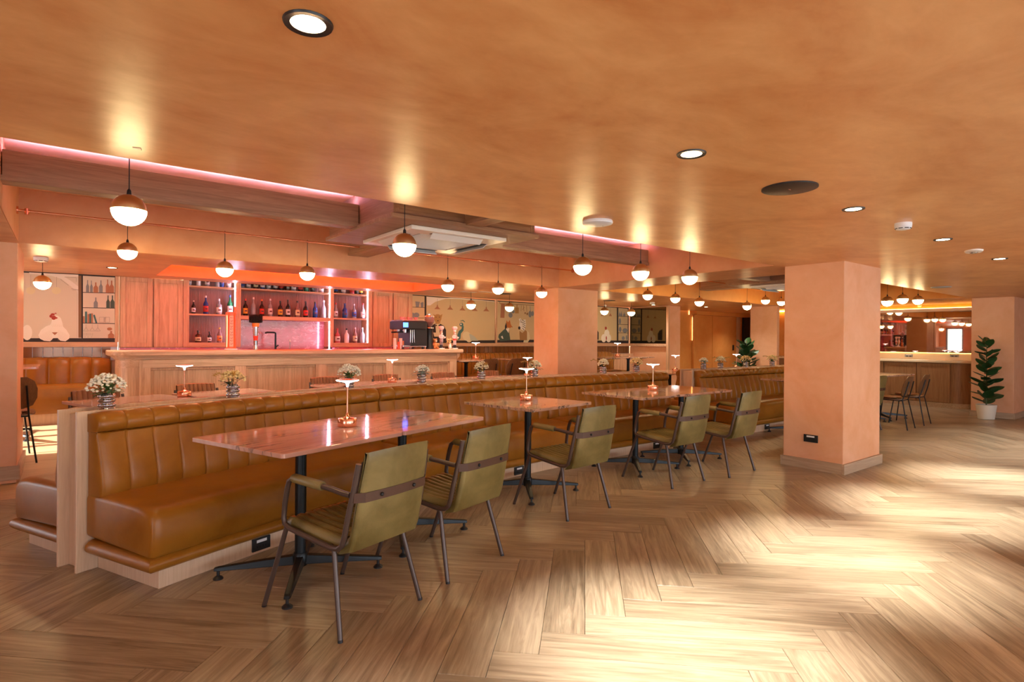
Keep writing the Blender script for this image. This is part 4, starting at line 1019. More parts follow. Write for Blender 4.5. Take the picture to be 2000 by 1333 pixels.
def checker():
    t = NT('check_cloth'); v = t.coord(scale=(90, 90, 90)); ck = t.n('ShaderNodeTexChecker'); t.l(v, ck.inputs[0]); ck.inputs[1].default_value = (.8, .6, .6, 1); ck.inputs[2].default_value = (.04, .01, .02, 1); ck.inputs['Scale'].default_value = 1
    t.l(ck.outputs[0], t.b.inputs['Base Color']); return t.m
nutcracker(862, 637, checker(), 'chef nutcracker in a checked apron near the right bar end', False)
nutcracker(888, 638, paint('nut_red', (.72, .05, .05)), 'chef nutcracker in white with red trim at the very right bar end', True)
t = thing('toy_bear', 'small brown toy bear sitting before the copper tumblers', 'figurine', (X8(849.5, 7.88), 7.88, BZ))
bmt = paint('bear', (.50, .20, .06), .7)
MB().ball(0, 0, .055, .045, 12, 8, 1.2).build('body', bmt, t, smooth=True); MB().ball(0, -.01, .13, .032, 12, 8).build('head', bmt, t, smooth=True)
for s in (-1, 1):
    MB().ball(s*.025, 0, .155, .012, 8, 5).build('ear', bmt, t, smooth=True); MB().ball(s*.028, -.035, .02, .018, 8, 5).build('leg', bmt, t, smooth=True); MB().ball(s*.043, -.02, .07, .015, 8, 5).build('arm', bmt, t, smooth=True)
MB().ball(0, -.04, .122, .012, 8, 5).build('muzzle', M['whitew'], t, smooth=True)
t = thing('bud_vase', 'small white bud vase with yellow flowers between the nutcrackers', 'vase', (X8(879, 7.9), 7.9, BZ))
MB().lathe([(.016, 0), (.026, .02), (.026, .05), (.010, .085), (.012, .095)], n=18).build('vase', M['whitew'], t, smooth='auto')
m = MB(); rr = random.Random(5)
for i in range(24): m.ball(rr.uniform(-.05, .015), rr.uniform(-.02, .02), rr.uniform(.10, .17), .010, 6, 4)
o = m.build('blossoms', M['pety'], t, smooth=True); o['kind'] = 'stuff'
MB().tube([(0, 0, .05), (-.01, 0, .14)], .002, 5).tube([(0, 0, .05), (-.045, 0, .15)], .002, 5).build('stems', M['stem'], t)
# orange light in the recess above the bar
led('light_strip', .95, 7.30, 2.30, 4.55, 7.34, 2.35, M['ledo'], 'orange light strip inside the ceiling recess above the bar, front edge')
led('light_strip', .95, 8.56, 2.30, 4.55, 8.60, 2.35, M['ledo'], 'orange light strip inside the ceiling recess above the bar, rear edge')

# ================================================================== MURALS (flat printed wall panels in oak frames)
MC = dict(cream=(.66, .60, .52), tan=(.62, .50, .30), dark=(.025, .018, .022), white=(.78, .74, .70), wht=(.84, .82, .78), red=(.38, .05, .04), line=(.22, .20, .20), brown=(.22, .12, .06), grey=(.22, .24, .27), green=(.06, .10, .09), rust=(.40, .18, .10), teal=(.05, .16, .18), fox=(.50, .17, .04), leo=(.42, .24, .08), gold=(.42, .24, .08), vest=(.38, .21, .08), cloth=(.70, .64, .45), pale=(.45, .50, .46))
def mm(k): return paint('print_'+k, MC[k], .7)
class Mural:
    def __init__(s, name, label, y, group=None):
        s.y = y; s.t = thing(name, label, 'wall mural', (0, 0, 0), 0, group); s.d = 0
    def P(s, px, py): return at_y(px, py, s.y)
    def poly(s, name, pts, k, lift=None):
        s.d += .00012; e = s.d if lift is None else lift
        q = [s.P(*p) for p in pts]; return MB().prism(q, s.y-.003-e, s.y-.0005).build(name, mm(k), s.t)
    def multi(s, name, polys, k):
        s.d += .00012; m = MB()
        for pts in polys: s.d += .00003; m.prism([s.P(*p) for p in pts], s.y-.003-s.d, s.y-.0005)
        o = m.build(name, mm(k), s.t)
        if len(polys) > 3: o['kind'] = 'stuff'
        return o
def ell(cx, cy, rx, ry, n=18, a0=0, a1=360): return [(cx+rx*math.cos(math.radians(a0+(a1-a0)*i/n)), cy+ry*math.sin(math.radians(a0+(a1-a0)*i/n))) for i in range(n if a1-a0 == 360 else n+1)]
def ln(x0, y0, x1, y1, w=.5):
    dx, dy = x1-x0, y1-y0; l = math.hypot(dx, dy) or 1; nx, ny = -dy/l*w/2, dx/l*w/2
    return [(x0+nx, y0+ny), (x1+nx, y1+ny), (x1-nx, y1-ny), (x0-nx, y0-ny)]
def bot(x, yb, w, h): return [(x-w/2, yb), (x-w/2, yb-h*.5), (x-w*.15, yb-h*.7), (x-w*.15, yb-h), (x+w*.15, yb-h), (x+w*.15, yb-h*.7), (x+w/2, yb-h*.5), (x+w/2, yb)]
YM = 9.13
# left mural: white hen with a drink and a shelf of bottles
m1 = Mural('hen_mural', 'mural of a white hen with a cocktail and shelves of bottles, far left wall', YM)
m1.poly('paper', [(20, 528), (228, 540), (228, 670), (20, 671)], 'cream')
m1.multi('printed_post', [[(153, 537), (159, 538), (159, 660), (153, 660)]], 'brown')
m1.multi('printed_shelf_frame', [[(159, 538), (162, 538), (162, 661), (159, 661)], [(224, 541), (227, 541), (227, 664), (224, 664)], ln(160, 571.5, 226, 573, 1.3), ln(160, 601.5, 226, 602.5, 1.3), ln(160, 631.5, 226, 632.5, 1.3), ln(20, 530, 228, 541, 3)], 'dark')
m1.multi('printed_counter', [[(20, 661), (227, 661), (227, 669), (20, 669.5)]], 'dark')
m1.multi('printed_scrollwork', [[(57, 535), (100, 539), (120, 545), (134, 556), (146, 566), (153, 566), (153, 560), (140, 550), (126, 541), (153, 541), (153, 537), (57, 532.5)], [(149, 566), (153, 566), (153, 661), (151.5, 661), (151.5, 575)]], 'white')
m1.multi('printed_scroll_lines', [ln(126, 541.5, 149, 542.5), ln(149, 542.5, 149, 551), ln(139, 564.5, 153, 566), ln(141, 566.5, 153, 567.5), ln(118, 546, 134, 558), ln(151, 568, 151, 660), ln(60, 537.5, 60, 559, .4), ln(110.5, 541, 110.5, 561, .4)], 'line')
m1.poly('printed_lamp_shade', ell(60, 568, 9, 7), 'cloth'); m1.poly('printed_lamp_shade', ell(110, 568, 9, 7), 'cloth')
m1.multi('printed_hen', [[(100, 632), (103, 620), (108, 616), (113, 617), (119, 622), (122, 631), (123, 638), (130, 645), (136, 655), (135, 662), (128, 667), (118, 666), (112, 660), (104, 661), (98, 667), (86, 666), (78, 662), (75, 655), (80, 645), (90, 638), (98, 635)], ell(53, 650, 10, 15)], 'wht')
fe = []
for k in range(9): fe += [ln(78+k*2.6, 655-k*1.2, 84+k*2.2, 665, .35), ln(134-k*2.4, 655-k*1.2, 128-k*1.8, 665, .35)]
for k in range(6): fe += [ln(101+k*3.6, 634, 103+k*3.4, 639, .4)]
m1.multi('printed_feather_lines', fe, 'cream')
m1.multi('printed_comb', [ell(105, 621, 4.6, 4.2), ell(99.5, 618, 3, 3), ell(103, 614.5, 4, 2.2), ell(110, 621.5, 2.5, 1.6), ell(108.5, 612.5, 2.2, 1)], 'red')
m1.multi('printed_cocktail', [[(101, 649.5), (113, 649.5), (107, 655)]], 'rust')
m1.multi('printed_bottles', [bot(171, 571.5, 6, 24), bot(178.5, 571.5, 5, 23), bot(197, 572, 7, 24), bot(187, 601.5, 8, 20)], 'grey')
m1.multi('printed_brown_bottles', [bot(187, 572, 9, 20), bot(210, 572.5, 7, 26), bot(218, 572.5, 9, 24), bot(217, 661, 12, 14), ell(214, 643, 5, 3)], 'rust')
m1.multi('printed_green_bottles', [bot(219.5, 602.5, 8, 25), bot(211, 602.5, 7, 25)], 'green')
m1.multi('printed_books', [[(162, 631), (162, 618), (165.5, 618), (165.5, 631)], [(171, 631), (171, 614), (174.5, 614), (174.5, 631)], [(178, 631), (178, 612.5), (181.5, 612.5), (181.5, 631)]], 'rust')
m1.multi('printed_dark_books', [[(166, 631), (166, 609), (170, 609), (170, 631)], [(174.5, 631), (174.5, 613), (178, 613), (178, 631)], [(182, 616), (185, 615), (190, 631), (186.5, 631.5)]], 'teal')
gl_ = []
for x in (168, 180, 191): gl_ += [ln(x, 634, x, 640, .4), ln(x-5, 647, x+5, 647, .4), ln(x, 640, x-5, 647, .4), ln(x, 640, x+5, 647, .4)]
for x in (166, 172, 179): gl_ += [ln(x-2, 651, x-1.6, 656, .4), ln(x+2, 651, x+1.6, 656, .4), ln(x, 657, x, 660, .4)]
for x in (194, 205): gl_ += [ln(x, 620, x, 630, .4), ln(x, 620, x+9, 620, .4), ln(x+9, 620, x+9, 630, .4), ln(x+9, 630, x, 630, .4)]
m1.multi('printed_glasses', gl_, 'line')
# right mural: leopard and peacock
m2 = Mural('leopard_mural', 'mural of a leopard in a dinner jacket and a peacock, behind the right bar end', YM)
m2.poly('paper', [(803, 575), (966, 587), (966, 670), (803, 672)], 'tan')
m2.multi('printed_posts', [[(829, 578), (832.5, 578), (832.5, 655), (829, 655)], ln(803, 576.5, 966, 588, 1.6), ln(803, 600, 829, 601.3, .9), ln(803, 621, 829, 621.5, .9), [(803, 666), (966, 665), (966, 671), (803, 672)]], 'dark')
m2.multi('printed_jars', [[(811, 589), (820, 590), (818, 600), (812, 600)], [(821, 592), (827, 590), (827, 600.5), (822, 600.5)], ell(813, 616, 6, 5), ell(806, 616, 3, 5)], 'grey')
m2.multi('printed_scrollwork', [[(833, 580), (846, 581), (858, 582.5), (880, 582), (900, 583), (966, 589), (966, 590), (900, 584.5), (870, 584), (850, 590), (840, 597), (834, 597)]], 'wht')
lp = []; lc = []
for x, y in ((854, 604), (879, 605), (903, 606.5), (927, 607.5), (949.5, 608)): lp.append([(x-6, y), (x-1, y-5), (x-1, y-8), (x+1, y-8), (x+1, y-5), (x+6, y+.6)]); lc.append(ln(x, y-8, x, y-20, .35))
m2.multi('printed_lamps', lp, 'rust'); m2.multi('printed_cords', lc, 'line')
m2.multi('printed_jacket', [[(838, 668), (838, 643), (843, 636), (851, 632), (860, 633), (867, 637), (871, 645), (871, 668)]], 'dark')
m2.multi('printed_shirt', [[(850, 633), (859, 633), (858, 656), (852, 658)], [(846, 650), (860, 650), (858, 658), (848, 658)]], 'cloth')
m2.multi('printed_leopard', [ell(854.5, 622, 7.5, 8), [(846, 614), (852, 617), (848, 621)], [(864, 614), (858, 617), (862, 621)], ell(855, 629, 5, 4)], 'leo')
m2.multi('printed_bow_tie', [[(850.5, 634), (854, 636), (850.5, 638)], [(859, 634), (855, 636), (859, 638)], ell(851.5, 620, .8, .7), ell(858, 620, .8, .7), ell(855, 627, 1.6, .8)], 'dark')
m2.multi('printed_peacock', [ell(901, 634.5, 3.8, 3.8), [(903, 634), (905.5, 638), (905, 646), (900, 652), (899, 662), (895, 665), (893, 655), (896, 647), (901, 643)], [(899, 627), (904, 625.5), (908, 629), (907.5, 630), (903.5, 627), (899, 628.2)]], 'teal')
m2.multi('printed_eye', [ell(900, 634, 1.3, 1.6)], 'wht')
m2.multi('printed_wing', [ell(911, 657, 8, 9), ell(916, 662, 6, 7)], 'cloth')
m2.multi('printed_tail', [[(916, 652), (926, 657), (934, 666), (919, 666)]], 'pale')
# fox and zebra mural
m3 = Mural('fox_mural', 'mural of a fox facing a zebra in a waistcoat, left of the middle pillar', YM)
m3.poly('paper', [(970, 587), (1060, 593), (1060, 669), (970, 669.5)], 'tan')
m3.multi('printed_counter', [[(970, 664.5), (1060, 664), (1060, 669), (970, 669.5)], ln(970, 588.2, 1060, 594, 1.5)], 'dark')
m3.multi('printed_rail', [ln(976, 593.5, 1060, 597.5, 1), ln(975.5, 589, 976.5, 594, .8)], 'brown')
m3.multi('printed_towel', [[(978.5, 592.5), (986, 593), (985, 621.5), (977, 621)]], 'rust')
m3.multi('printed_board', [[(1006, 601), (1013, 601), (1013, 612.5), (1005.5, 612.5)], [(1008.5, 595.5), (1010.5, 595.5), (1010.5, 601), (1008.5, 601)]], 'gold')
m3.multi('printed_pans', [ell(997, 616, 4, 5), ell(1002, 609, 3, 3.4), ell(1035, 614, 3.2, 6.5), ell(1040, 613, 2.6, 5), ln(997, 600, 997, 611, .7), ln(1035, 598, 1036, 608, .9)], 'grey')
m3.multi('printed_whisks', [ln(1018, 597, 1017.5, 608, .6), ln(1022, 597, 1023, 608, .7), ln(1024, 600, 1020, 606, .6), ln(1028, 597, 1029, 610, .6), ell(1029.5, 613.5, 1.4, 2.6), ell(1025.5, 612, 1.2, 2)], 'brown')
m3.multi('printed_jacket', [[(973, 659), (974, 654), (982, 646), (987, 642), (990, 645), (994, 647), (995, 654), (996.5, 665), (977, 667)]], 'green')
m3.multi('printed_shirt', [[(986, 640), (990, 643), (994, 641), (993, 651), (989, 645)], [(978, 658), (981, 656), (983, 662), (980.5, 662)]], 'wht')
m3.multi('printed_fox', [[(989, 626), (992, 630), (995.5, 625.5), (997, 633), (1000, 639), (996, 641), (989, 640), (988, 634)]], 'fox')
m3.multi('printed_fox_neck', [[(986, 645), (986, 637), (988.5, 630), (990, 640)], ell(1000.2, 639, .7, .6)], 'dark')
m3.multi('printed_zebra', [[(1016, 622), (1020, 626), (1026, 624), (1027, 635), (1024, 647), (1016, 643), (1014, 640), (1017, 631), (1013, 624)], ell(1020, 634, 5.5, 9)], 'wht')
m3.multi('printed_stripes', [ln(1019, 625, 1025, 629, 1), ln(1018, 629, 1026, 633, 1), ln(1020, 633, 1026, 637, 1), ln(1020, 637, 1026, 641, 1), ln(1020, 641, 1024, 646, 1), ell(1014, 641, 2.2, 3.2), ln(1016.5, 624, 1017.5, 631, .7)], 'dark')
m3.multi('printed_sleeves', [[(1027, 645), (1033, 650), (1035, 662), (1030, 670), (1022, 669), (1023, 665), (1029, 664)], [(1013, 646), (1016, 645), (1020, 651), (1014, 650)]], 'cloth')
m3.multi('printed_waistcoat', [[(1014, 646), (1020, 651), (1026, 645), (1029, 648), (1029, 665), (1015, 665)]], 'vest')
# far mural: hen and shelves, right of the middle pillar
m4 = Mural('far_hen_mural', 'mural of a white hen beside shelves of pots, right of the middle pillar', YM)
m4.poly('paper', [(1150, 596), (1228, 602), (1228, 671), (1150, 670)], 'tan')
m4.multi('printed_posts', [[(1204.5, 600), (1207.5, 600.3), (1207.5, 667), (1204.5, 667)], [(1226, 602), (1228, 602), (1228, 671), (1226, 671)], ln(1150, 597, 1228, 602.8, 1.5), ln(1207, 618, 1227, 619, .8), ln(1207, 634, 1227, 634.5, .8), ln(1207, 650.5, 1227, 651, .8), [(1150, 665.5), (1227, 665.5), (1227, 671), (1150, 670)]], 'dark')
m4.multi('printed_lamps', [[(1173, 617.5), (1176, 613), (1179, 617.7)], [(1189, 617.7), (1192, 612), (1195, 618)]], 'rust')
m4.multi('printed_cords', [ln(1192, 601.5, 1192, 612, .35), ln(1176, 600, 1176, 613, .35)], 'line')
m4.multi('printed_hen', [ell(1185, 652, 5, 8), ell(1179, 661, 5, 8), ell(1188.5, 661, 5, 8)], 'wht')
m4.multi('printed_comb', [ell(1183, 641.5, 2, 3.2), ell(1184, 661, 1.1, 4)], 'red')
m4.multi('printed_jacket', [[(1158, 664), (1158, 640), (1165, 643), (1169, 650), (1169, 664)]], 'dark')
m4.multi('printed_pots', [bot(1210, 618, 3, 9), bot(1213.5, 618, 3, 9), bot(1219, 618, 4, 7), ell(1210.5, 628, 2, 6), ell(1220.5, 646, 5, 4.5), ell(1211, 644, 2.5, 5), ell(1217, 661, 3, 3.8), ell(1223.5, 660, 1.5, 5)], 'grey')
m4b = Mural('mirrored_leopard_mural', 'mural of a leopard behind the middle pillar, seen in the dark mirror', YM)
m4b.poly('paper', [(1090, 592.5), (1149.5, 596), (1149.5, 670), (1090, 669.5)], 'tan')
m4b.multi('printed_jacket', [[(1128, 668), (1128, 646), (1137, 640), (1147, 640), (1149.4, 646), (1149.4, 668)]], 'dark')
m4b.multi('printed_shirt', [[(1138, 641), (1144, 641), (1142, 658), (1139, 658)]], 'cloth')
m4b.multi('printed_leopard', [ell(1141, 630, 6, 8)], 'leo')
m4b.multi('printed_lamps', [[(x-3.5, 612), (x, 606), (x+3.5, 612)] for x in (1112, 1126, 1140)], 'rust')
# oak frames and sills of the murals
def frame(x0, x1, label, posts):
    t = thing('mural_frame', label, 'frame', (0, 0, 0))
    MB().box(x0, YM-.035, 1.175, x1, YM-.006, 1.238).build('sill', M['oak_x'], t, bevel=.004)
    for p in posts: MB().box(p-.02, YM-.025, 1.238, p+.02, YM-.006, C).build('post', M['oak_z'], t, bevel=.003)
    return t
frame(-1.6, .53, 'oak sill and post under the left hen mural', [.52])
frame(4.80, 8.9, 'long oak sill under the leopard and fox murals', [4.81, 6.675])
frame(8.92, 10.65, 'oak sill under the far hen mural', [10.63])
# tinted mirror on the nook wall
XM = 10.64
t = thing('tinted_mirror', 'dark tinted mirror reflecting the hen mural in the far corner', 'mirror', (0, 0, 0))
MB().box(XM-.008, 8.06, 1.238, XM, YM-.02, 2.07).build('mirror_glass', M['smoked'], t)
MB().box(XM-.03, 8.04, 1.175, XM+.01, YM-.03, 1.238).build('sill', M['oak_x'], t, bevel=.003)
MB().box(XM-.035, 7.99, 0, XM+.02, 8.05, C).build('post', M['oak_z'], t, bevel=.003)
# mirror tiles under the sills
def tiles(x0, x1, label):
    t = thing('mirror_tile_band', label, 'wall tiles', (0, 0, 0)); x = x0
    MB().box(x0, YM-.002, 1.0, x1, YM+.012, 1.175).build('grout', M['grout'], t)
    base = MB().box(0, -.012, 0, .091, 0, .165).build('tile', M['tile'], t, bevel=.002); base.location = (x0, YM-.003, 1.008); x = x0+.098
    while x+.091 < x1:
        o = base.copy(); COL.objects.link(o); o.location.x = x; x += .098
tiles(-1.5, .53, 'band of brown mirror tiles above the tall bench at far left')
tiles(4.82, 10.62, 'band of dark brown mirror tiles above the mural bench')
# tall benches along the mural wall
def wall_bench(x0, x1, zf, ztop, label, right_round, step=.19):
    t = thing('wall_banquette', label, 'banquette', (0, 0, 0), 0, 'benches under the murals')
    MB().box(x0, 8.56, zf, x1, YM-.02, zf+.13).build('plinth', M['oak_pale'], t, bevel=.003)
    n = max(1, round((x1-x0)/step)); rows = []
    def prof(e, k): # seat
        return [(8.52+e, zf+.13+e*.3), (8.49+e, zf+.17), (8.488+e, zf+.36), (8.50+e, zf+.42-e*.5), (8.54+e, zf+.45-e), (9.05, zf+.455-e), (9.05, zf+.13)]
    for x, e in ((x0, .03), (x0+.02, .006), (x0+.05, 0), (x1-.06, 0), (x1-.02, .01), (x1, .035)): rows.append([(x, y, z) for y, z in prof(e, 0)])
    MB().sweep(rows).build('seat_cushion', M['tan'], t, smooth='auto')
    w = (x1-x0)/n
    for i in range(n):
        rows = []
        for u in (0, .05, .15, .5, .85, .95, 1):
            g = min(u, 1-u); k = math.sqrt(max(0, 1-(1-min(g/.5, 1))**2)); q = .022*k; x = x0+(i+u)*w; e = 0
            if right_round:
                d = x1-x
                if d < .28: e = .14*(1-math.sqrt(max(0, 1-(1-d/.28)**2)))
            y = 8.92-q+e*.6; top = ztop-e*.35
            rows.append([(x, y, zf+.44), (x, y, top-.10), (x, y+.02, top-.03+q*.4), (x, y+.06, top+q*.3), (x, 9.11, top), (x, 9.11, zf+.44)])
        MB().sweep(rows).build('back_channel', M['tan'], t, smooth='auto')
    return t
wall_bench(-1.45, .46, .28, 1.045, 'tall tan leather bench under the left hen mural, with a rounded right end', True, .205)
wall_bench(4.98, 7.6, .20, 1.045, 'tan leather bench under the leopard and fox murals', False, .11)
wall_bench(7.62, 9.9, .20, 1.045, 'tan leather bench under the far hen mural', True, .11)
tag(MB().box(9.93, 8.98, .2, 10.6, 9.1, 1.0).build('panelled_base', M['oak_z'], bevel=.004), 'oak panel under the tiles right of the far bench', 'panel')

# ================================================================== FAR RIGHT: mirror counter
t = thing('service_counter', 'walnut panelled counter with a cream stone top before the wide mirror', 'counter', (0, 0, 0))
P = [(13.86, 7.6), (13.86, 3.62)]+[(13.86+.30-.30*math.cos(a), 3.62-.30*math.sin(a)) for a in [PI/2*i/8 for i in range(1, 9)]]+[(14.38, 3.32), (14.38, 7.6)]
def pslab(name, P, z0, z1, mat, bevel=.004): return MB().sweep([[(x, y, z0) for x, y in P], [(x, y, z1) for x, y in P]]).build(name, mat, t, bevel=bevel, smooth='auto')
pslab('body', P, .1, .90, M['walnut']); pslab('plinth', [(x+.0, y) for x, y in P], 0, .10, M['base'])
P2 = [(13.80, 7.6), (13.80, 3.60)]+[(13.80+.34-.34*math.cos(a), 3.60-.34*math.sin(a)) for a in [PI/2*i/8 for i in range(1, 9)]]+[(14.38, 3.26), (14.38, 7.6)]
pslab('stone_top', P2, .90, .955, M['ledge_s'], .012)
for y0, y1 in ((3.67, 4.23), (4.25, 4.83), (4.85, 5.4), (5.42, 6.0)):
    d = MB().box(13.845, y0+.004, .115, 13.86, y1-.004, .885).build('door', M['walnut'], t)
    f = MB()
    for q in ((y0+.004, .115, y0+.06, .885), (y1-.06, .115, y1-.004, .885), (y0+.06, .115, y1-.06, .175), (y0+.06, .825, y1-.06, .885)): f.box(13.838, q[0], q[1], 13.846, q[2], q[3])
    f.build('door_frame', M['walnut'], d, bevel=.003)
MB().box(14.375, 3.1, .955, 14.40, 7.08, 1.095).build('splashback', M['ledge_s'], t, bevel=.003)
for px, lb in ((1775, 'grey socket on the cream splashback, left one under the mirror'), (1864, 'grey socket on the cream splashback, right one under the mirror')):
    y, z = at_x(px, 695, 14.37); s = thing('wall_socket', lb, 'socket', (14.374, y, z), -PI/2)
    MB().box(-.075, -.01, -.03, .075, 0, .03).build('plate', M['grey'], s, bevel=.003); MB().box(-.05, -.0115, .008, .05, -.01, .02).build('slot', M['white'], s)
    MB().box(-.05, -.0115, -.02, -.01, -.01, 0).box(.01, -.0115, -.02, .05, -.01, 0).build('socket_face', M['blackp'], s)
t = thing('wide_mirror', 'wide bronze mirror above the cream splashback at far right', 'mirror', (0, 0, 0))
for y0, y1 in ((3.12, 4.10), (4.107, 5.08), (5.087, 6.1), (6.107, 7.06)): MB().box(14.385, y0, 1.10, 14.398, y1, 1.955).build('mirror_panel', M['mirror'], t)
MB().box(14.33, 3.1, 1.955, 14.40, 7.08, 2.02).build('pelmet', M['whitew'], t, bevel=.003)
led('light_strip', 14.33, 7.15, 2.06, 14.36, 7.85, 2.09, M['ledy'], 'amber light strip washing the yellow wall beside the big pillar')
led('light_strip', 14.345, 3.15, 2.022, 14.36, 7.0, 2.032, M['ledy'], 'amber light strip above the wide mirror')
# amber strip along the splashback below the mirror
led('light_strip', 14.366, 3.3, 1.088, 14.374, 6.4, 1.093, M['ledy'], 'amber light strip on the splashback under the wide mirror')

# ================================================================== PENDANTS
def make_pendant(label, wire):
    t = thing('globe_pendant', label, 'pendant lamp', (0, 0, 0), 0, 'half brass globe pendants'); R = .0775
    up = [(R, 0)]+[(R*math.cos(a), R*math.sin(a)) for a in [PI/2*i/8 for i in range(1, 8)]]+[(.010, R)]
    MB().lathe(up, n=28).build('brass_cap', M['brass'], t, smooth='auto')
    dn = [(.0003, -R*.985)]+[(R*.985*math.sin(a), -R*.985*math.cos(a)) for a in [PI/2*i/8 for i in range(1, 8)]]+[(R*.985, -.001)]
    MB().lathe(dn, n=28).build('opal_globe', M['globe'], t, smooth=True)
    MB().lathe([(.011, R-.003), (.009, R+.02), (.004, R+.028)], n=12).build('neck', M['blackp'], t, smooth='auto')
    MB().tube([(0, 0, R+.02), (0, 0, R+wire)], .0028, 6).build('cord', M['blackp'], t)
    return t
PZ = .078
def pendants(rows):
    pass
protos = {}
def pendant(x, y, z, ztop, lb):
    wv = round(ztop-z-.0775, 2)
    if wv not in protos:
        p = make_pendant(lb, max(.03, wv+.014)); protos[wv] = p; p.location = (x, y, z)
    else: dup(protos[wv], (x, y, z), 0, lb)
NR_ = [(252, 411, 'nearest globe pendant, at the left below the ceiling edge'), (790, 479, 'globe pendant in front of the air conditioner'), (1138, 520, 'globe pendant below the white ceiling disc, left one of three before the far beam'), (1251, 532, 'middle one of the three globe pendants before the far beam'), (1347, 541.5, 'right one of the three globe pendants before the far beam')]
for px, py, lb in NR_:
    x, z = at_y(px, py, 3.42); pendant(x, 3.42, z, CT, lb)
ZR = 2.325; YR = 6.12
for px, py, lb in ((249, 491, 'globe pendant on the copper rail, directly below the nearest one'), (439, 526, 'globe pendant on the copper rail, above the bottles at the left'), (600, 534, 'globe pendant on the copper rail, above the marble splashback'), (874.5, 558, 'globe pendant on the copper rail, just right of the air conditioner'), (973, 564, 'globe pendant on the copper rail, left of the middle pillar'), (1058, 571.5, 'globe pendant on the copper rail, before the middle pillar')):
    x, z = at_y(px, py, YR); pendant(x, YR, z, ZR, lb)
t = thing('copper_rail', 'slim copper rail across the ceiling recess carrying six globe pendants', 'rail', (0, 0, 0))
zl = at_x(22, 392, -.33); zr = at_x(1125, 519, 5.87)
MB().tube([(-.32, YR, ZR), (5.87, YR, ZR)], .009, 10).build('rail', M['copper'], t)
for x in (-.318, 5.868): MB().tube([(x-.006, YR, ZR), (x+.006, YR, ZR)], .03, 16).build('wall_flange', M['copper'], t, smooth='auto')
MB().tube([(-.26, YR, ZR-.03), (-.26, YR, ZR+.02)], .014, 10).build('rail_collar', M['copper'], t)
for px, py, lb in ((1265, 577, 'globe pendant in the farther recess, first from the middle pillar'), (1319, 583, 'globe pendant in the farther recess, second from the middle pillar'), (1366, 590, 'globe pendant in the farther recess, before the far doors'), (1459, 598, 'globe pendant above the dark plant by the doors'), (1495, 587, 'globe pendant left of the big pillar, the higher one'), (1526, 590, 'globe pendant touching the left edge of the big pillar')):
    x, z = at_y(px, py, 5.9); pendant(x, 5.9, z, 2.36, lb)
t = thing('copper_rail', 'copper rail in the farther ceiling recess carrying globe pendants', 'rail', (0, 0, 0))
MB().tube([(6.76, 5.9, 2.36), (12.43, 5.9, 2.36)], .009, 10).build('rail', M['copper'], t)
for px, py, lb in ((1733, 589, 'globe pendant right of the big pillar, the lowest of three'), (1763, 584.5, 'globe pendant right of the big pillar, the middle of three'), (1793, 586.5, 'globe pendant right of the big pillar, the right of three')):
    x, z = at_y(px, py, 3.42); pendant(x, 3.42, z, CT, lb)
for px, py, lb in ((83, 552, 'globe pendant before the left hen mural'), (920, 595.5, 'globe pendant before the leopard mural'), (995, 600.5, 'globe pendant before the fox mural'), (1180.5, 608, 'globe pendant before the far hen mural'), (1233, 610.5, 'globe pendant in the mirror corner')):
    x, z = at_y(px, py, 8.0); pendant(x, 8.0, z, C, lb)

# ================================================================== CEILING DEVICES, THEIR LIGHT AND ADDED FILL SPOTS
def downlight(x, y, lb, power=None, vis=True, r=.055, spot=70, blend=.9):
    t = thing('downlight', lb, 'downlight', (x, y, C), 0, 'recessed downlights')
    m = MB(); n = 28; rows = []
    m.lathe([(r*.78, 0), (r*.78, -.004), (r*1.08, -.006), (r*1.12, -.001), (r*1.12, .0)], n=n); m.build('ring', M['blackp'], t, smooth='auto')
    MB().lathe([(.0003, -.0025), (r*.80, -.0025)], n=n).build('lens', M['down'], t)
    if power:
        l = bpy.data.lights.new('downlight_or_fill_beam', 'SPOT'); l.energy = power; l.spot_size = math.radians(spot); l.spot_blend = blend; l.shadow_soft_size = .045; l.color = (1, .95, .86)
        o = bpy.data.objects.new('downlight_or_fill_beam', l); COL.objects.link(o); o.parent = t; o.location = (0, 0, -.02)
DLL = ['nearest black rimmed downlight at the top of the picture', 'second downlight in the row, above the open floor', 'third downlight in the row, right of the black speaker', 'fourth downlight in the row, right of the smoke detector', 'fifth downlight in the row, nearest the plant']
for i in range(5): downlight(.48+1.62*i, 1.47, DLL[i], 270 if i else 70, spot=52, blend=1)
BL = dict(g='recessed downlights outside the picture')
for i, (x, y) in enumerate(((-1.2, 1.47), (8.6, 1.47), (10.2, 1.47), (-1.2, -1.4), (.5, -1.4), (2.1, -1.4), (3.7, -1.4), (5.3, -1.4), (7.0, -1.4), (8.6, -1.4))):
    l = bpy.data.lights.new('downlight_or_fill_beam', 'SPOT'); l.energy = 30 if x < 1 else 80; l.spot_size = math.radians(90); l.spot_blend = .9; l.shadow_soft_size = .045; l.color = (1, .95, .86)
    o = bpy.data.objects.new('downlight_or_fill_beam', l); COL.objects.link(o); o.location = (x, y, C-.02)
for x, y in ((1.6, 6.8), (3.7, 6.8), (12.6, 8.0), (14.4, 8.3), (11.6, 6.9), (4.9, 7.3), (13.4, 4.6), (-1.6, 7.6), (9.3, 7.0)):  # added fill spots without fittings, brightening the bar front and far zones
    l = bpy.data.lights.new('downlight_or_fill_beam', 'SPOT'); l.energy = 26; l.spot_size = math.radians(120); l.spot_blend = .9; l.shadow_soft_size = .05; l.color = (1, .9, .74)
    o = bpy.data.objects.new('downlight_or_fill_beam', l); COL.objects.link(o); o.location = (x, y, C-.02)
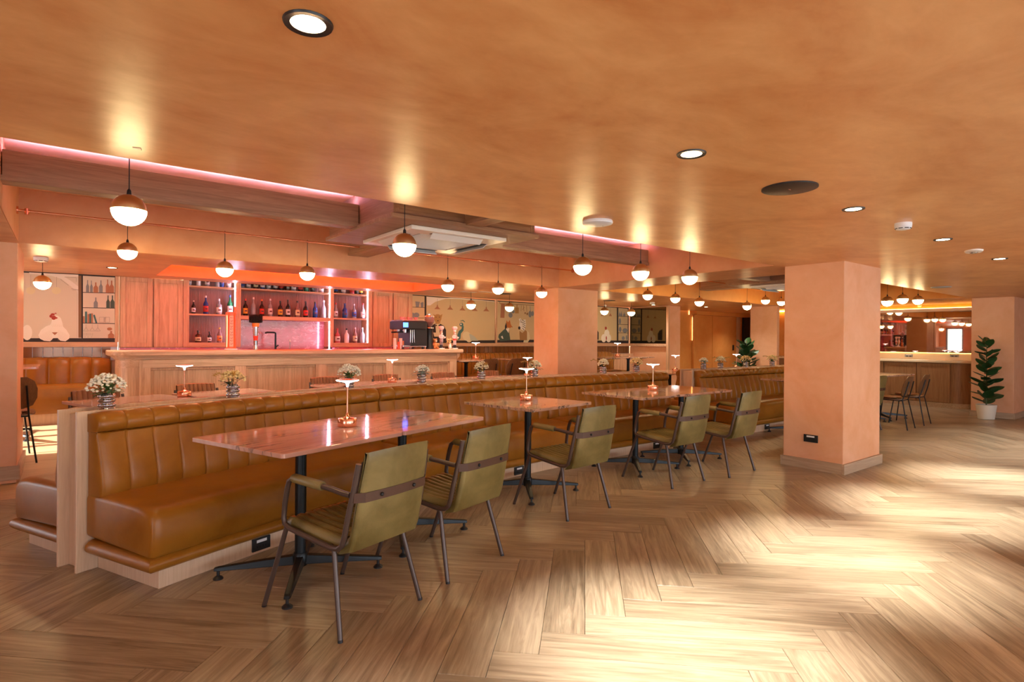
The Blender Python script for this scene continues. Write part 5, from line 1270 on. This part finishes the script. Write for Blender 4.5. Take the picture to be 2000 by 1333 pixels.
for px, py, lb in ((219, 523, 'slim downlight above the left oak cabinet doors'), (1276, 596, 'small downlight left of the far doors, near the pendants'), (1379, 600, 'small downlight in front of the far doors')):
    x, y = at_z(px, py, C); downlight(x, y, lb, 18, spot=110, r=.05)
l = None
t = thing('ceiling_speaker', 'large round black speaker in the ceiling above the open floor', 'ceiling speaker', (*at_z(1542, 367, C), C))
MB().lathe([(.135, 0), (.135, -.006), (.128, -.008), (.0003, -.0085)], n=48).build('grille', M['blackp'], t, smooth='auto')
MB().box(-.012, -.003, -.0095, .012, .003, -.008).build('emblem', M['steel'], t)
t = thing('ceiling_speaker', 'round grey white speaker in the ceiling right of the big pillar', 'ceiling speaker', (*at_z(1838, 561, C), C))
MB().lathe([(.125, 0), (.12, -.008), (.0003, -.012)], n=40).build('grille', M['grey'], t, smooth='auto')
t = thing('ceiling_speaker', 'dark round speaker in the ceiling above the fox mural', 'ceiling speaker', (*at_z(985, 574, C), C))
MB().lathe([(.12, 0), (.12, -.006), (.0003, -.008)], n=32).build('grille', M['blackp'], t, smooth='auto')
t = thing('ceiling_speaker', 'dark round speaker in the ceiling right of the middle pillar', 'ceiling speaker', (*at_z(1190, 587.5, C), C))
MB().lathe([(.12, 0), (.12, -.006), (.0003, -.008)], n=32).build('grille', M['blackp'], t, smooth='auto')
t = thing('wireless_access_point', 'round white wireless access point on the ceiling edge above the third pendant', 'access point', (*at_z(1167, 432, C), C))
MB().lathe([(.098, 0), (.102, -.010), (.098, -.020), (.07, -.028), (.0003, -.032)], n=40).build('housing', M['white'], t, smooth='auto')
MB().lathe([(.004, -.0325), (.0003, -.034)], .03, -.02, 0, 10).build('status_light', M['blackp'], t)
def smoke(px, py, lb, r=.05):
    t = thing('smoke_detector', lb, 'smoke detector', (*at_z(px, py, C), C))
    MB().lathe([(r, 0), (r*1.02, -.012), (r*.98, -.03), (r*.80, -.042), (r*.45, -.046), (.0003, -.047)], n=28).build('housing', M['white'], t, smooth='auto')
    b = MB()
    for k in range(8):
        a = k*PI/4; b.tube([(r*.90*math.cos(a-.28), r*.90*math.sin(a-.28), -.037), (r*.90*math.cos(a), r*.90*math.sin(a), -.037), (r*.90*math.cos(a+.28), r*.90*math.sin(a+.28), -.037)], .003, 4)
    b.build('vents', M['blackp'], t)
smoke(1764, 436, 'white smoke detector on the ceiling between downlights')
smoke(80, 503, 'white smoke detector above the left hen mural', .06)
smoke(1274, 591, 'white smoke detector among the far pendants')
smoke(1797, 597, 'white smoke detector on the bright beam before the mirror')
smoke(1182, 596, 'small white detector above the far hen mural', .03)
t = thing('emergency_light', 'flat oval white emergency light on the ceiling at right', 'emergency light', (*at_z(1902, 490, C), C), .3)
MB().lathe([(.12, 0), (.11, -.012), (.0003, -.016)], n=32, sy=.55).build('housing', M['whitew'], t, smooth='auto')
MB().lathe([(.03, -.015), (.025, -.024), (.0003, -.026)], n=16).build('lens', M['steel'], t, smooth='auto')
t = thing('ceiling_rose', 'small diamond shaped cover on the ceiling above the nearest pendant', 'cover', (*at_z(268, 290, C), C), .6)
MB().lathe([(.022, 0), (.020, -.003), (.0003, -.004)], n=4).build('plate', M['oak_pale'], t)
for px, lb in ((915, 'slim white slot grille in the ceiling above the leopard mural'), (951, 'slim white slot grille in the ceiling above the fox mural')):
    x, y = at_z(px, 570.5, C); tag(MB().box(x-.14, y-.05, C-.006, x+.14, y+.05, C).build('slot_grille', M['whitew'], bevel=.002), lb, 'grille')

# ================================================================== PLANTS
def rubber_plant(label, x, y, z, h, seed, pot=True, spread=.34):
    rr = random.Random(seed); t = thing('potted_rubber_plant', label, 'plant', (x, y, z), 0, None)
    if pot:
        MB().lathe([(.105, 0), (.115, .006), (.145, .235), (.145, .25), (.130, .25), (.128, .20), (.0003, .20)], n=40).build('pot', M['pot'], t, smooth='auto')
        MB().lathe([(.128, .20), (.06, .215), (.0003, .22)], n=20).build('soil', M['soil'], t, smooth=True)
    MB().tube([(0, 0, .18), (.01, 0, .5*h), (0, 0, h*.93)], [.010, .008, .004], 8).build('stem', M['stem'], t, smooth='auto')
    MB().tube([(0, 0, h*.9), (.004, 0, h)], [.005, .001], 6).build('bud', paint('bud', (.35, .05, .03)), t)
    n = 44
    for i in range(n):
        f = i/(n-1); zz = .26+(h*.92-.26)*f; a = i*2.4+rr.uniform(-.3, .3); el = rr.uniform(.25, .75)+.2*f
        ln_ = (spread*.95-.10*f)*rr.uniform(.8, 1.05); wd = ln_*.50
        d = Vector((math.cos(a)*math.cos(el), math.sin(a)*math.cos(el), math.sin(el))); sd = Vector((-math.sin(a), math.cos(a), 0)); up = d.cross(sd)*-1; ro = rr.uniform(-.7, .7); sd, up = sd*math.cos(ro)+up*math.sin(ro), up*math.cos(ro)-sd*math.sin(ro)
        m = MB(); rows = []
        for k in range(9):
            u = k/8; ww = wd*.5*math.sin(PI*min(1, u*.93+.04))**.75 if 0 < k < 8 else .003
            p = d*(ln_*u)+Vector((0, 0, zz-.16*ln_*u*u)); ring = []
            for j in (-1, -.5, 0, .5, 1): ring.append(p+sd*ww*j+up*(abs(j)*ww*.28))
            rows.append([tuple(q) for q in ring]+[tuple(q-up*.0015) for q in reversed(ring)])
        m.sweep(rows).build('leaf', M['leaf'], t, smooth='auto')
yq, _ = at_x(1926, 815, 12.46)
rubber_plant('tall rubber plant in a white pot at the far right pillar', 12.46, yq, 0, 1.42, 11)
x_, _ = at_y(1474, 700, 6.2)
rubber_plant('dark rubber plant by the far doors, behind the farther banquette', 11.95, 6.9, 0, 1.36, 23, spread=.42)
